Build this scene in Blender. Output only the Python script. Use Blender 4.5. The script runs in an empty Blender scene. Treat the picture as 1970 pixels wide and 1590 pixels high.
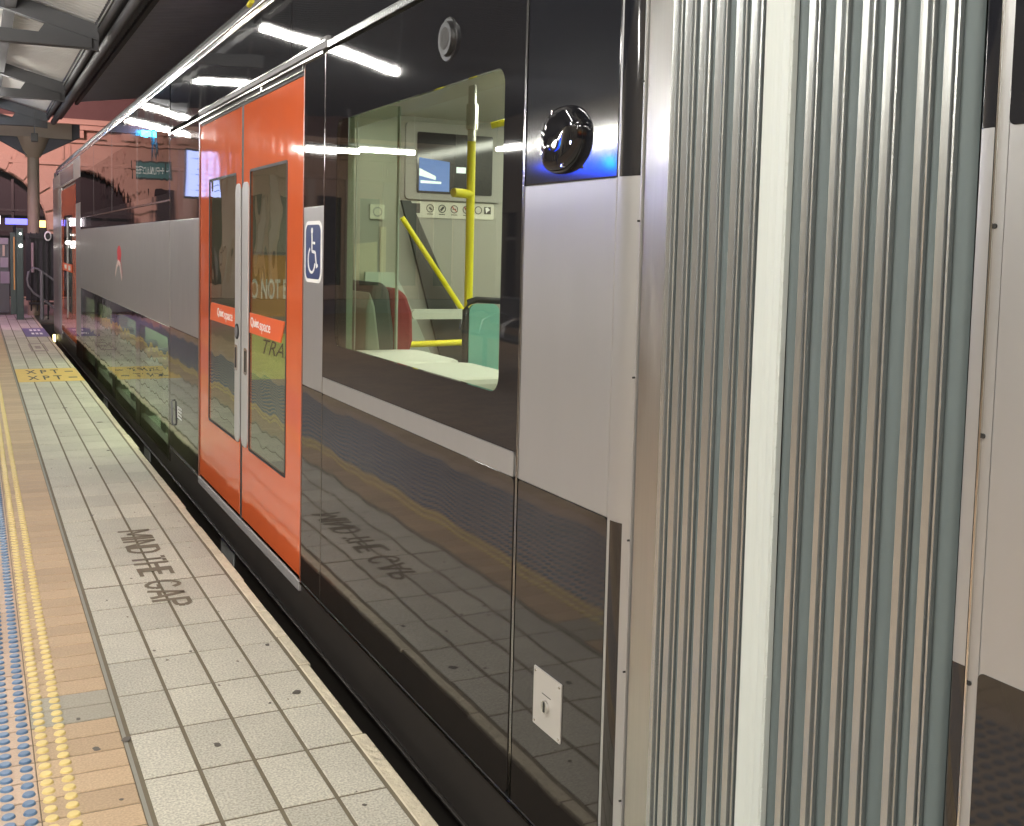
import bpy, bmesh, math, random
from mathutils import Vector, Matrix
random.seed(7)
S = bpy.context.scene
COL = S.collection
PI = math.pi
rad = math.radians

# ---------------------------------------------------------------- camera
cam = bpy.data.objects.new('camera', bpy.data.cameras.new('camera'))
COL.objects.link(cam)
yaw, pit, rol = .4598, .0738, .0238
f_ = Vector((math.sin(yaw)*math.cos(pit), math.cos(yaw)*math.cos(pit), -math.sin(pit)))
r0 = Vector((math.cos(yaw), -math.sin(yaw), 0)); u0 = r0.cross(f_)
r_ = r0*math.cos(rol)+u0*math.sin(rol); u_ = -r0*math.sin(rol)+u0*math.cos(rol)
M = Matrix((r_, u_, -f_)).transposed().to_4x4(); M.translation = (0, 0, 1.45)
cam.matrix_world = M
cam.data.sensor_width = 36; cam.data.lens = 36*2094.52/1970; cam.data.shift_y = -.0781
cam.data.clip_end = 400; cam.data.clip_start = .05
S.camera = cam
# ---------------------------------------------------------------- world (night sky) and exposure
W = bpy.data.worlds.new('World'); S.world = W; W.use_nodes = True
wn = W.node_tree.nodes; bg = wn['Background']
sky = wn.new('ShaderNodeTexSky'); sky.sky_type = 'NISHITA'; sky.sun_disc = False
sky.sun_elevation = rad(-1); sky.sun_rotation = rad(200)
W.node_tree.links.new(sky.outputs[0], bg.inputs[0]); bg.inputs[1].default_value = .35
S.view_settings.view_transform = 'Standard'; S.view_settings.look = 'None'
S.view_settings.exposure = .74; S.view_settings.gamma = 1

# ---------------------------------------------------------------- materials
def mat(name, col, rough=.5, metal=0, var=0, vscale=8, bump=0, bscale=40, bdist=.01, ior=1.5, coat=0, island=0, spec2=None, speck=0, stretch=None, detail=3, rvar=0):
    m = bpy.data.materials.new(name); m.use_nodes = True
    nt = m.node_tree; N = nt.nodes; L = nt.links; p = N['Principled BSDF']
    p.inputs['Base Color'].default_value = (*col, 1); p.inputs['Roughness'].default_value = rough
    p.inputs['Metallic'].default_value = metal; p.inputs['IOR'].default_value = ior
    p.inputs['Coat Weight'].default_value = coat
    tc = N.new('ShaderNodeTexCoord'); src = tc.outputs['Object']
    if stretch:
        mp = N.new('ShaderNodeMapping'); mp.inputs['Scale'].default_value = stretch
        L.new(src, mp.inputs['Vector']); src = mp.outputs[0]
    c = None
    def mul(c, facout, lo, hi):
        mr = N.new('ShaderNodeMapRange'); mr.inputs['To Min'].default_value = lo; mr.inputs['To Max'].default_value = hi
        L.new(facout, mr.inputs['Value'])
        mx = N.new('ShaderNodeMix'); mx.data_type = 'RGBA'; mx.blend_type = 'MULTIPLY'; mx.inputs[0].default_value = 1
        if c is None: mx.inputs[6].default_value = (*col, 1)
        else: L.new(c, mx.inputs[6])
        L.new(mr.outputs[0], mx.inputs[7]); return mx.outputs[2]
    if var:
        n = N.new('ShaderNodeTexNoise'); n.inputs['Scale'].default_value = vscale; n.inputs['Detail'].default_value = 6
        n.inputs['Roughness'].default_value = .65
        L.new(src, n.inputs['Vector']); c = mul(c, n.outputs[0], 1-var, 1+var)
    if island:
        g = N.new('ShaderNodeNewGeometry'); c = mul(c, g.outputs['Random Per Island'], 1-island, 1+island)
    if speck:
        v = N.new('ShaderNodeTexNoise'); v.inputs['Scale'].default_value = 150; v.inputs['Detail'].default_value = 2
        L.new(src, v.inputs['Vector'])
        cr = N.new('ShaderNodeMapRange'); cr.inputs['From Min'].default_value = .35; cr.inputs['From Max'].default_value = .65
        L.new(v.outputs[0], cr.inputs['Value']); c = mul(c, cr.outputs[0], 1-speck, 1+speck*.6)
    if c is not None: L.new(c, p.inputs['Base Color'])
    if rvar:
        mp2 = N.new('ShaderNodeMapping'); mp2.inputs['Scale'].default_value = (5, 5, 1.1); L.new(tc.outputs['Object'], mp2.inputs['Vector'])
        n = N.new('ShaderNodeTexNoise'); n.inputs['Scale'].default_value = 3; n.inputs['Detail'].default_value = 8; n.inputs['Roughness'].default_value = .7
        L.new(mp2.outputs[0], n.inputs['Vector']); q = N.new('ShaderNodeMapRange'); q.inputs['From Min'].default_value = .42; q.inputs['From Max'].default_value = .75
        q.inputs['To Min'].default_value = rough; q.inputs['To Max'].default_value = rough+rvar
        L.new(n.outputs[0], q.inputs['Value']); L.new(q.outputs[0], p.inputs['Roughness'])
    if bump:
        n = N.new('ShaderNodeTexNoise'); n.inputs['Scale'].default_value = bscale; n.inputs['Detail'].default_value = detail
        L.new(src, n.inputs['Vector'])
        b = N.new('ShaderNodeBump'); b.inputs['Strength'].default_value = bump; b.inputs['Distance'].default_value = bdist
        L.new(n.outputs[0], b.inputs['Height']); L.new(b.outputs[0], p.inputs['Normal'])
    return m
def emit(name, col, s, base=None):
    m = bpy.data.materials.new(name); m.use_nodes = True
    p = m.node_tree.nodes['Principled BSDF']
    p.inputs['Base Color'].default_value = (*(base or col), 1)
    p.inputs['Emission Color'].default_value = (*col, 1); p.inputs['Emission Strength'].default_value = s
    return m
def glass(name, tint, ior=1.5, rough=.0, wav=0):
    m = bpy.data.materials.new(name); m.use_nodes = True
    nt = m.node_tree; N = nt.nodes; L = nt.links; N.remove(N['Principled BSDF'])
    out = N['Material Output']; t = N.new('ShaderNodeBsdfTransparent'); t.inputs[0].default_value = (*tint, 1)
    g = N.new('ShaderNodeBsdfGlossy'); g.inputs['Roughness'].default_value = rough
    fr = N.new('ShaderNodeFresnel')
    ge = N.new('ShaderNodeNewGeometry'); m1 = N.new('ShaderNodeMath'); m1.operation = 'MULTIPLY_ADD'; m1.inputs[1].default_value = -2; m1.inputs[2].default_value = 1
    m2 = N.new('ShaderNodeMath'); m2.operation = 'POWER'; m2.inputs[0].default_value = ior   # same reflectance from either side of the pane
    L.new(ge.outputs['Backfacing'], m1.inputs[0]); L.new(m1.outputs[0], m2.inputs[1]); L.new(m2.outputs[0], fr.inputs[0])
    mx = N.new('ShaderNodeMixShader'); L.new(fr.outputs[0], mx.inputs[0]); L.new(t.outputs[0], mx.inputs[1]); L.new(g.outputs[0], mx.inputs[2])
    if wav:
        tc = N.new('ShaderNodeTexCoord'); n = N.new('ShaderNodeTexNoise'); n.inputs['Scale'].default_value = 3
        n.inputs['Detail'].default_value = 1; L.new(tc.outputs['Object'], n.inputs['Vector'])
        b = N.new('ShaderNodeBump'); b.inputs['Strength'].default_value = wav; b.inputs['Distance'].default_value = .004
        L.new(n.outputs[0], b.inputs['Height']); L.new(b.outputs[0], g.inputs['Normal'])
    L.new(mx.outputs[0], out.inputs[0]); return m

GB = (.012, .012, .014)
m_black = mat('gloss_black', GB, .03, rvar=.012, ior=1.55, bump=.35, bscale=2.2, bdist=.004, detail=1)
m_blackw = mat('gloss_black_end', (.012,.013,.017), .075, rvar=.01, ior=1.62, bump=.3, bscale=2.5, bdist=.004, detail=1)
m_dark = mat('gloss_charcoal', (.022, .019, .017), .035, rvar=.03, ior=1.55, bump=.42, bscale=2.6, bdist=.004, detail=1)
m_silver = mat('silver_paint', (.43, .43, .43), .32, metal=.62, var=.04, vscale=5, stretch=(1, 1, .25), rvar=.06)
m_red = mat('red_orange_paint', (.66, .125, .04), .05, rvar=.05, ior=1.5, bump=.45, bscale=4, bdist=.005, detail=1)
m_alu = mat('brushed_aluminium', (.48, .50, .50), .27, metal=.85, var=.03, vscale=1.5)
m_steel = mat('brushed_steel', (.56, .55, .51), .28, rvar=.15, metal=1, var=.08, vscale=5, stretch=(40, 40, .5))
m_chrome = mat('polished_trim', (.72, .71, .68), .16, metal=1)
m_grey = mat('light_grey_plastic', (.42, .42, .41), .35, var=.04)
m_skirt = mat('underframe_black', (.038, .033, .029), .38, var=.3, vscale=3)
m_rub = mat('bellows_rubber', (.10, .127, .13), .6, var=.08, vscale=6)
m_strip = mat('pale_sealing_strip', (.53, .57, .545), .45, var=.05, vscale=5, stretch=(30, 30, .3))
m_rubd = mat('black_rubber', (.015, .015, .015), .6)
m_tile = mat('grey_terrazzo', (.50, .47, .39), .55, var=.2, vscale=4, island=.11, speck=.30, bump=.25, bscale=220, bdist=.002)
m_brick = mat('tan_paver', (.47, .335, .21), .6, var=.10, vscale=6, island=.10, speck=.14, bump=.3, bscale=200, bdist=.002)
m_pinkpav = mat('pinkish_paver', (.52, .38, .28), .6, var=.10, vscale=6, island=.06, speck=.1, bump=.2, bscale=200, bdist=.002)
m_grout = mat('grout', (.15, .122, .08), .8, var=.25, vscale=14)
m_coping = mat('worn_coping', (.58, .51, .38), .75, var=.35, vscale=14, island=.08, bump=.8, bscale=40, bdist=.012)
m_ydome = mat('yellow_dome', (.68, .53, .21), .4, var=.12, vscale=9)
m_bdome = mat('blue_dome', (.085, .16, .28), .33, var=.12, vscale=9)
m_stain = mat('dark_stencil_paint', (.16, .13, .09), .7, var=.35, vscale=60)
m_ypaint = mat('yellow_floor_paint', (.68, .46, .12), .6, var=.18, vscale=14)
m_bpaint = mat('blue_floor_paint', (.16, .14, .26), .6, var=.2, vscale=14)
m_white = mat('white_print', (.82, .82, .80), .5)
m_blue = mat('sign_blue', (.02, .045, .15), .35)
m_orange = mat('sticker_orange', (.80, .13, .035), .35)
m_ysteel = mat('yellow_handrail', (.82, .76, .02), .35)
m_wall = mat('interior_wall', (.33, .33, .285), .5, var=.05)
m_bez = mat('screen_bezel', (.30, .30, .27), .4)
m_green = mat('pale_green_panel', (.48, .56, .48), .35)
m_seatr = mat('red_moquette', (.33, .06, .06), .9, var=.6, vscale=30)
m_seatg = mat('charcoal_moquette', (.11, .118, .118), .9, var=.3, vscale=30)
m_shell = mat('seat_shell', (.40, .43, .37), .4)
m_band = mat('canopy_metal', (.16, .16, .165), .6, var=.12, vscale=2)
m_beam = mat('canopy_beam_paint', (.085, .086, .092), .6, var=.12, vscale=2)
m_ceil = mat('corrugated_sheet', (.60, .59, .575), .6, var=.12, vscale=2)
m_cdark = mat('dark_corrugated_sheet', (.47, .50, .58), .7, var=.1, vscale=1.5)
m_stone = mat('sandstone', (.48, .36, .28), .85, var=.18, vscale=2.5, bump=.5, bscale=18, bdist=.02)
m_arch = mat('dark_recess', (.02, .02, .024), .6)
m_postg = mat('dark_green_steel', (.035, .06, .055), .4)
m_col = mat('column_paint', (.34, .275, .20), .55, var=.12, vscale=3)
m_fence = mat('black_railing', (.015, .014, .015), .45)
m_concrete = mat('concourse_floor', (.32, .27, .25), .55, var=.1, vscale=1.5)
m_bed = mat('track_bed', (.03, .028, .026), .95, var=.4, vscale=12)
g_win = glass('window_glass', (.93, .95, .90), 1.42)
g_door = glass('door_glass', (.80, .82, .74), 1.6, wav=.6)
g_up = glass('upper_deck_glass', (.10, .10, .10), 1.5, wav=.5)
g_low = glass('lower_deck_glass', (.72, .76, .66), 1.7, wav=.5)
g_part = glass('partition_glass', (.90, .95, .89), 1.3)
g_teal = glass('teal_glass', (.22, .62, .50), 1.35)

# ---------------------------------------------------------------- mesh helpers
class MB:
    def __init__(s): s.v = []; s.f = []; s.mi = []; s.sm = []
    def add(s, vs, fs, mi=0, sm=False):
        o = len(s.v); s.v += [tuple(v) for v in vs]
        for f in fs: s.f.append([o+i for i in f]); s.mi.append(mi); s.sm.append(sm)
        return s
    def box(s, x0, x1, y0, y1, z0, z1, mi=0):
        if x0 > x1: x0, x1 = x1, x0
        if y0 > y1: y0, y1 = y1, y0
        if z0 > z1: z0, z1 = z1, z0
        return s.add([(x, y, z) for x in (x0, x1) for y in (y0, y1) for z in (z0, z1)],
                     [(0,1,3,2), (4,6,7,5), (0,4,5,1), (2,3,7,6), (0,2,6,4), (1,5,7,3)], mi)
    def tile(s, x0, x1, y0, y1, z, h=.012, b=.003, mi=0):
        return s.add([(x0,y0,z-h), (x1,y0,z-h), (x1,y1,z-h), (x0,y1,z-h), (x0,y0,z-b), (x1,y0,z-b), (x1,y1,z-b), (x0,y1,z-b),
                      (x0+b,y0+b,z), (x1-b,y0+b,z), (x1-b,y1-b,z), (x0+b,y1-b,z)],
                     [(8,9,10,11)]+[(i, (i+1)%4, 4+(i+1)%4, 4+i) for i in range(4)]+[(4+i, 4+(i+1)%4, 8+(i+1)%4, 8+i) for i in range(4)], mi)
    def tube(s, pts, r, n=12, mi=0, cap=True, r2=None):
        pts = [Vector(p) for p in pts]; rings = []
        for i, p in enumerate(pts):
            d = (pts[min(i+1, len(pts)-1)]-pts[max(i-1, 0)]).normalized()
            a = Vector((0, 0, 1)) if abs(d.z) < .9 else Vector((1, 0, 0))
            u = d.cross(a).normalized(); w = d.cross(u)
            rr = r if r2 is None else r+(r2-r)*i/(len(pts)-1)
            rings.append([p+u*math.cos(2*PI*k/n)*rr+w*math.sin(2*PI*k/n)*rr for k in range(n)])
        vs = [v for q in rings for v in q]; fs = []
        for i in range(len(pts)-1):
            for k in range(n): fs.append((i*n+k, i*n+(k+1)%n, (i+1)*n+(k+1)%n, (i+1)*n+k))
        s.add(vs, fs, mi, True)
        if cap:
            s.add(rings[0], [tuple(range(n))], mi); s.add(rings[-1], [tuple(range(n))[::-1]], mi)
        return s
    def prism(s, pts, fn, d0, d1, mi=0):
        n = len(pts); vs = [fn(a, b, d0) for a, b in pts]+[fn(a, b, d1) for a, b in pts]
        return s.add(vs, [tuple(range(n)), tuple(range(n, 2*n))[::-1]]+[(i, (i+1)%n, n+(i+1)%n, n+i) for i in range(n)], mi)
    def build(s, name, mats, parent=None, bev=0):
        me = bpy.data.meshes.new(name); me.from_pydata(s.v, [], s.f)
        for m in (mats if isinstance(mats, (list, tuple)) else [mats]): me.materials.append(m)
        me.polygons.foreach_set('material_index', s.mi); me.polygons.foreach_set('use_smooth', s.sm)
        bm = bmesh.new(); bm.from_mesh(me); bmesh.ops.recalc_face_normals(bm, faces=bm.faces); bm.to_mesh(me); bm.free()
        o = bpy.data.objects.new(name, me); COL.objects.link(o)
        if parent is not None: o.parent = parent; o.matrix_parent_inverse = Matrix.Translation(-Vector(parent.location))
        if bev:
            b = o.modifiers.new('bevel', 'BEVEL'); b.width = bev; b.segments = 2; b.limit_method = 'ANGLE'
        return o
def YZ(a, b, d): return (d, a, b)     # a = y, b = z, d = x
def XZ(a, b, d): return (a, d, b)
def XY(a, b, d): return (a, b, d)
def rrect(a0, a1, b0, b1, r, n=6):
    if a0 > a1: a0, a1 = a1, a0
    if b0 > b1: b0, b1 = b1, b0
    o = []
    for cx, cy, s in ((a1-r, b1-r, 0), (a0+r, b1-r, 1), (a0+r, b0+r, 2), (a1-r, b0+r, 3)):
        for k in range(n+1):
            t = (s+k/n)*PI/2; o.append((cx+r*math.cos(t), cy+r*math.sin(t)))
    return o
def plate(name, outer, holes, fn, d0, d1, m, parent=None, bev=0):
    bm = bmesh.new(); loops = []
    for lp in [outer]+holes:
        vs = [bm.verts.new(fn(a, b, d0)) for a, b in lp]
        for i in range(len(vs)): bm.edges.new((vs[i], vs[(i+1) % len(vs)]))
    bmesh.ops.triangle_fill(bm, use_beauty=True, use_dissolve=False, edges=bm.edges[:])
    ex = bmesh.ops.extrude_face_region(bm, geom=bm.faces[:])
    dv = Vector(fn(0, 0, d1))-Vector(fn(0, 0, d0))
    bmesh.ops.translate(bm, verts=[e for e in ex['geom'] if isinstance(e, bmesh.types.BMVert)], vec=dv)
    bmesh.ops.recalc_face_normals(bm, faces=bm.faces)
    me = bpy.data.meshes.new(name); bm.to_mesh(me); bm.free(); me.materials.append(m)
    o = bpy.data.objects.new(name, me); COL.objects.link(o)
    if parent is not None: o.parent = parent; o.matrix_parent_inverse = Matrix.Translation(-Vector(parent.location))
    if bev:
        b = o.modifiers.new('bevel', 'BEVEL'); b.width = bev; b.segments = 2; b.limit_method = 'ANGLE'
    return o
def text(name, body, origin, right, up, w, h, m, parent=None, bold=0, thick=.0015, shear=0):
    c = bpy.data.curves.new('t', 'FONT'); c.body = body; c.size = 1; c.offset = bold; c.extrude = .5; c.shear = shear
    t = bpy.data.objects.new('t', c); me = bpy.data.meshes.new_from_object(t); me.name = name
    xs = [v.co.x for v in me.vertices]; ys = [v.co.y for v in me.vertices]
    x0, x1, y0, y1 = min(xs), max(xs), min(ys), max(ys)
    R = Vector(right).normalized(); U = Vector(up).normalized(); Nn = R.cross(U); O = Vector(origin)
    for v in me.vertices:
        v.co = O+R*((v.co.x-x0)/(x1-x0)*w)+U*((v.co.y-y0)/(y1-y0)*h)+Nn*(v.co.z+.5)*thick
    bpy.data.objects.remove(t); bpy.data.curves.remove(c)
    me.materials.clear(); me.materials.append(m)
    o = bpy.data.objects.new(name, me); COL.objects.link(o)
    if parent is not None: o.parent = parent; o.matrix_parent_inverse = Matrix.Translation(-Vector(parent.location))
    return o
def tag(o, label=None, cat=None, group=None, kind=None):
    if label: o['label'] = label
    if cat: o['category'] = cat
    if group: o['group'] = group
    if kind: o['kind'] = kind
    return o
def thing(name, label, cat, loc, group=None):
    o = bpy.data.objects.new(name, None); COL.objects.link(o); o.location = loc; o.empty_display_size = .1
    bpy.context.view_layer.update()
    return tag(o, label, cat, group)

# ================================================================ platform (structure)
XE = 1.04                   # platform edge
J0 = 4.79                   # an expansion joint; the next ones every 5.04 m
FAR = 23.6
b = MB()
b.box(-8, XE-.006, -7, FAR, -1.15, -.0028)
platform_base = tag(b.build('platform_base', m_grout), kind='structure')
b = MB(); cols = [.396, .547, .698, .849, .990]
rows = []
y = J0-.3*39
k = 0
while y < FAR-.02:
    rows.append((y, min(y+.3, FAR))); y += .3
for (y0, y1) in rows:
    jj = abs(((y0-J0+2.52) % 5.04)-2.52) < .15
    for i in range(4):
        g = .0058 if i else .004
        b.tile(cols[i]+g, cols[i+1]-.0058, y0+(.011 if jj else .0048), y1-.0048, random.uniform(-.0006, .0006), b=.0015)
tag(b.build('platform_tiles', m_tile), kind='structure')
b = MB(); y = -6.9
while y < FAR-.02:
    L = random.choice((.12, .3, .3, .45, .6)); y1 = min(y+L, FAR)
    j = random.uniform(-.006, .003)
    b.tile(.995+random.uniform(0, .003), XE+j, y+.002, y1-.002, .0005, b=.005)
    y = y1
tag(b.build('platform_coping', m_coping), kind='structure')
b = MB()
b.box(.377, .387, -6.9, FAR, -.01, -.001)
tag(b.build('platform_joint_strip', mat('joint_strip', (.26, .25, .21), .6, var=.2, vscale=10)), kind='structure')
b = MB(); c = MB(); y = -6.9; P = .1149
greys = {int((3.62+6.9)/P): 1, int((3.5+6.9)/P): 1}
bg_ = MB()
i = 0
while y < FAR-.1:
    (bg_ if i in greys else b).tile(.139, .374, y+.0034, y+P-.0034, 0, b=.0015)
    c.tile(-.1, .1365, y+.0034, y+P-.0034, 0, b=.0015)
    c.tile(-.335, -.1035, y+.0034, y+P-.0034, 0, b=.0015)
    c.tile(-.57, -.3385, y+.0034, y+P-.0034, 0, b=.0015)
    b.tile(-.805, -.5735, y+.0034, y+P-.0034, 0, b=.0015)
    b.tile(-1.04, -.8085, y+.0034, y+P-.0034, 0, b=.0015)
    y += P; i += 1
tag(b.build('platform_pavers', m_brick), kind='structure')
tag(c.build('platform_pavers_pink', m_pinkpav), kind='structure')
tag(bg_.build('platform_pavers_grey', mat('grey_paver', (.33, .30, .24), .6, speck=.15, island=.1)), kind='structure')
b = MB(); b.box(-8, -1.042, -6.9, FAR, -.02, -.001)
mb = bpy.data.materials.new('far_pavers'); mb.use_nodes = True
N = mb.node_tree.nodes; Lk = mb.node_tree.links; br = N.new('ShaderNodeTexBrick'); tcn = N.new('ShaderNodeTexCoord')
br.inputs['Color1'].default_value = (.40, .27, .17, 1); br.inputs['Color2'].default_value = (.31, .21, .14, 1); br.inputs['Mortar'].default_value = (.12, .10, .08, 1)
br.inputs['Scale'].default_value = 1; br.inputs['Brick Width'].default_value = .23; br.inputs['Row Height'].default_value = .115; br.inputs['Mortar Size'].default_value = .004
Lk.new(tcn.outputs['Object'], br.inputs['Vector']); Lk.new(br.outputs['Color'], N['Principled BSDF'].inputs['Base Color']); N['Principled BSDF'].inputs['Roughness'].default_value = .6
tag(b.build('platform_far_pavers', mb), kind='structure')

def domes(name, xs, m, r=.0172, pitch=.0508):
    b = MB(); y = -1.5
    while y < 23.2:
        n = 14 if 0 < y < 4.5 else (10 if 0 < y < 7 else 6)
        for x in xs:
            j = random.uniform(-.0008, .0008)
            if n > 6:
                rg = [(r, 0), (r*.86, .0046), (r*.74, .0056)]
            else: rg = [(r, 0), (r*.8, .0052)]
            vs = [(x+j+q*math.cos(2*PI*k/n), y+q*math.sin(2*PI*k/n), z) for q, z in rg for k in range(n)]
            fs = [(a*n+k, a*n+(k+1) % n, (a+1)*n+(k+1) % n, (a+1)*n+k) for a in range(len(rg)-1) for k in range(n)]
            fs.append(tuple(range((len(rg)-1)*n, len(rg)*n)))
            b.add(vs, fs, 0, False)
        y += pitch
    return b.build(name, m)
tag(domes('tactile_paving_yellow', (.161, .2125), m_ydome), kind='structure')
tag(domes('tactile_paving_blue', [.113-.0505*k for k in range(12)], m_bdome), kind='structure')

# painted stencils on the platform (structure)
def ground_text(name, body, x_base, y_start, length, height, m, bold=.0):
    return tag(text(name, body, (x_base, y_start, .0012), (0, -1, 0), (1, 0, 0), length, height, m, bold=bold, thick=.0008), kind='structure')
LET = {'M': (1.25, [[(0, 0), (0, 1)], [(.08, .95), (.6, .25)], [(.6, .25), (1.12, .95)], [(1.2, 0), (1.2, 1)]]), 'I': (.35, [[(.1, 0), (.1, 1)]]),
 'N': (1.0, [[(0, 0), (0, 1)], [(.05, .95), (.85, .05)], [(.9, 0), (.9, 1)]]), 'D': (1.0, [[(0, 0), (0, 1)], [(.1, .94), (.5, .94), (.8, .75), (.85, .5), (.8, .25), (.5, .06), (.1, .06)]]),
 'T': (.9, [[(0, .93), (.35, .93)], [(.5, .93), (.85, .93)], [(.42, 0), (.42, .86)]]), 'H': (.95, [[(0, 0), (0, 1)], [(.85, 0), (.85, 1)], [(.1, .62), (.75, .62)]]),
 'E': (.85, [[(0, 0), (0, 1)], [(.1, .93), (.75, .93)], [(.1, .6), (.65, .6)], [(.1, .07), (.75, .07)]]),
 'G': (1.0, [[(.85, .75), (.65, .93), (.4, .95), (.12, .78), (0, .5), (.12, .22), (.4, .05), (.65, .07), (.85, .25), (.85, .38), (.42, .38)]]),
 'A': (1.0, [[(0, 0), (.40, .95)], [(.85, 0), (.46, .95)], [(.22, .28), (.64, .28)]]), 'P': (.85, [[(0, 0), (0, 1)], [(.1, .94), (.55, .94), (.75, .78), (.7, .62), (.5, .56), (.1, .56)]])}
def stencil(name, word, y0, length, x0=.634, h=.150):
    tot = sum(LET[c][0]+.18 for c in word)-.18; k = length/tot; b = MB(); u0 = 0
    for c in word:
        for pl_ in LET[c][1]:
            for (a0, c0), (a1, c1) in zip(pl_[:-1], pl_[1:]):
                segs = []; lo_, hi_ = (.497, .4985)
                if (c0-lo_)*(c1-lo_) < 0 or (c0-hi_)*(c1-hi_) < 0 or (lo_ < c0 < hi_) or (lo_ < c1 < hi_):
                    n = 24; run = []
                    for q in range(n+1):
                        t = q/n; pt = (a0+(a1-a0)*t, c0+(c1-c0)*t)
                        if lo_ < pt[1] < hi_:
                            if len(run) > 1: segs.append((run[0], run[-1]))
                            run = []
                        else: run.append(pt)
                    if len(run) > 1: segs.append((run[0], run[-1]))
                else: segs = [((a0, c0), (a1, c1))]
                for (p, q) in segs:
                    P0 = (x0+p[1]*h, y0-(u0+p[0])*k); P1 = (x0+q[1]*h, y0-(u0+q[0])*k)
                    dx, dy = P1[0]-P0[0], P1[1]-P0[1]; L = math.hypot(dx, dy) or 1
                    wy = .0145; nx, ny = -dy/L*wy*.62, dx/L*wy      # strokes read heavier along the platform
                    b.prism([(P0[0]+nx, P0[1]+ny), (P1[0]+nx, P1[1]+ny), (P1[0]-nx, P1[1]-ny), (P0[0]-nx, P0[1]-ny)], XY, .0012, .0018)
        u0 += LET[c][0]+.18
    return tag(b.build(name, m_stain), kind='structure')
stencil('platform_marking_mind', 'MIND', 5.69, .44)
stencil('platform_marking_the', 'THE', 5.19, .32)
stencil('platform_marking_gap', 'GAP', 4.79, .37)
b = MB(); b.prism([(.398, 12.18), (1.036, 12.18), (1.030, 13.45), (.402, 13.45)], XY, .0012, .0022)
tag(b.build('platform_marking_yellow_band', m_ypaint), kind='structure')
for z, yy in ((0, 12.35), (1, 12.93)):
    tag(text('platform_marking_band_text', 'X P T', (.50, yy, .0026), (1, 0, 0), (0, 1, 0), .34, .36, m_rubd, bold=.01, thick=.0006), kind='structure')
    b = MB(); b.box(.90, .985, yy+.12, yy+.21, .0024, .003); tag(b.build('platform_marking_dash', m_stain), kind='structure')
b = MB(); b.prism([(.70, 18.0), (1.035, 18.0), (1.035, 19.75), (.70, 19.75)], XY, .0012, .0022)
tag(b.build('platform_marking_blue_patch', m_bpaint), kind='structure')
b = MB()
for yy in (18.45, 19.15):
    for xx in (.80, .86, .92): b.box(xx, xx+.04, yy, yy+.32, .0024, .003)
tag(b.build('platform_marking_blue_strokes', m_white), kind='structure')
b = MB()
for a in ((.67, .88, 15.6, 15.72), (.67, .88, 16.68, 16.8), (.67, .69, 15.72, 16.68), (.86, .88, 15.72, 16.68), (.74, .81, 16.0, 16.4)): b.box(*a, .0012, .002)
tag(b.build('platform_marking_box', mat('faded_paint', (.30, .25, .24), .7)), kind='structure')
# chewing-gum and oil spots
b = MB()
for x, y, r in ((.62, 3.12, .012), (.93, 3.40, .014), (.945, 3.86, .010), (.30, 3.23, .012), (.385, 3.26, .014), (.27, 3.46, .008), (.83, 3.35, .006), (.78, 2.35, .008),
                (.90, 2.62, .006), (.55, 6.1, .01), (.66, 7.4, .012), (.83, 8.0, .014), (.9, 9.3, .02), (.7, 10.2, .02), (.55, 2.5, .005), (.68, 3.9, .006), (.47, 4.6, .005), (.91, 2.08, .007), (.33, 2.9, .005)):
    n = 11; ph = random.random()*6; b.prism([(x+r*(1+.35*math.sin(2*t+ph)+random.uniform(-.12, .12))*math.cos(t), y+r*1.2*(1+random.uniform(-.15, .15))*math.sin(t)) for t in [2*PI*k/n for k in range(n)]], XY, .0010, .0016)
tag(b.build('platform_spots', mat('old_gum', (.10, .085, .07), .6)), kind='structure')
b = MB()
rs = random.Random(3)
for k in range(46):
    x = rs.uniform(.42, .97); y = rs.uniform(1.8, 11); r = rs.uniform(.002, .0055); n = 7; ph = rs.random()*6
    b.prism([(x+r*(1+.3*math.sin(2*t+ph))*math.cos(t), y+r*1.6*math.sin(t)) for t in [2*PI*k2/n for k2 in range(n)]], XY, .0009, .0013)
tag(b.build('platform_specks', mat('small_specks', (.17, .14, .11), .7)), kind='structure')
# track bed and concourse
b = MB(); b.box(XE, 9, -7, 24, -1.3, -1.15); tag(b.build('track_bed', m_bed), kind='structure')
b = MB(); b.box(-14, 14, FAR+.004, 30.2, -1.15, -.012); tag(b.build('concourse_floor', m_concrete), kind='structure')
b = MB(); b.box(-60, 60, -60, 90, -1.5, -1.42); tag(b.build('ground', m_bed), kind='structure')

# ================================================================ train, front carriage
D = 1.208; TH = .024
car = thing('train_carriage', 'black and silver double-deck train carriage with red-orange doors, stopped at the platform', 'train carriage', (D, 10, 0))
def panel(p, name, y0, y1, z0, z1, m, x=D, r=0, bev=.0025, th=TH):
    if r: return plate(name, rrect(y0, y1, z0, z1, r), [], YZ, x, x+th, m, p, bev)
    b = MB(); b.box(x, x+th, y0, y1, z0, z1); return b.build(name, m, p, bev)
G = .0035
zB, zW0, zW1, zG = .062, .888, 1.613, 2.19
# A: panel left of the doors
panel(car, 'upper_panel', 6.69, 7.755-G, zW1, zG, m_black)
panel(car, 'waist_panel', 6.69, 7.755-G, zW0, zW1-.001, m_silver)
panel(car, 'lower_panel', 6.69, 7.755-G, zB, zW0-.001, m_dark)
# C: narrow panel right of the doors
panel(car, 'upper_panel', 4.09+G, 4.375, zW1, zG, m_black)
panel(car, 'waist_panel', 4.09+G, 4.375, zW0, zW1-.001, m_silver)
panel(car, 'lower_panel', 4.09+G, 4.375, zB, zW0-.001, m_dark)
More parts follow.
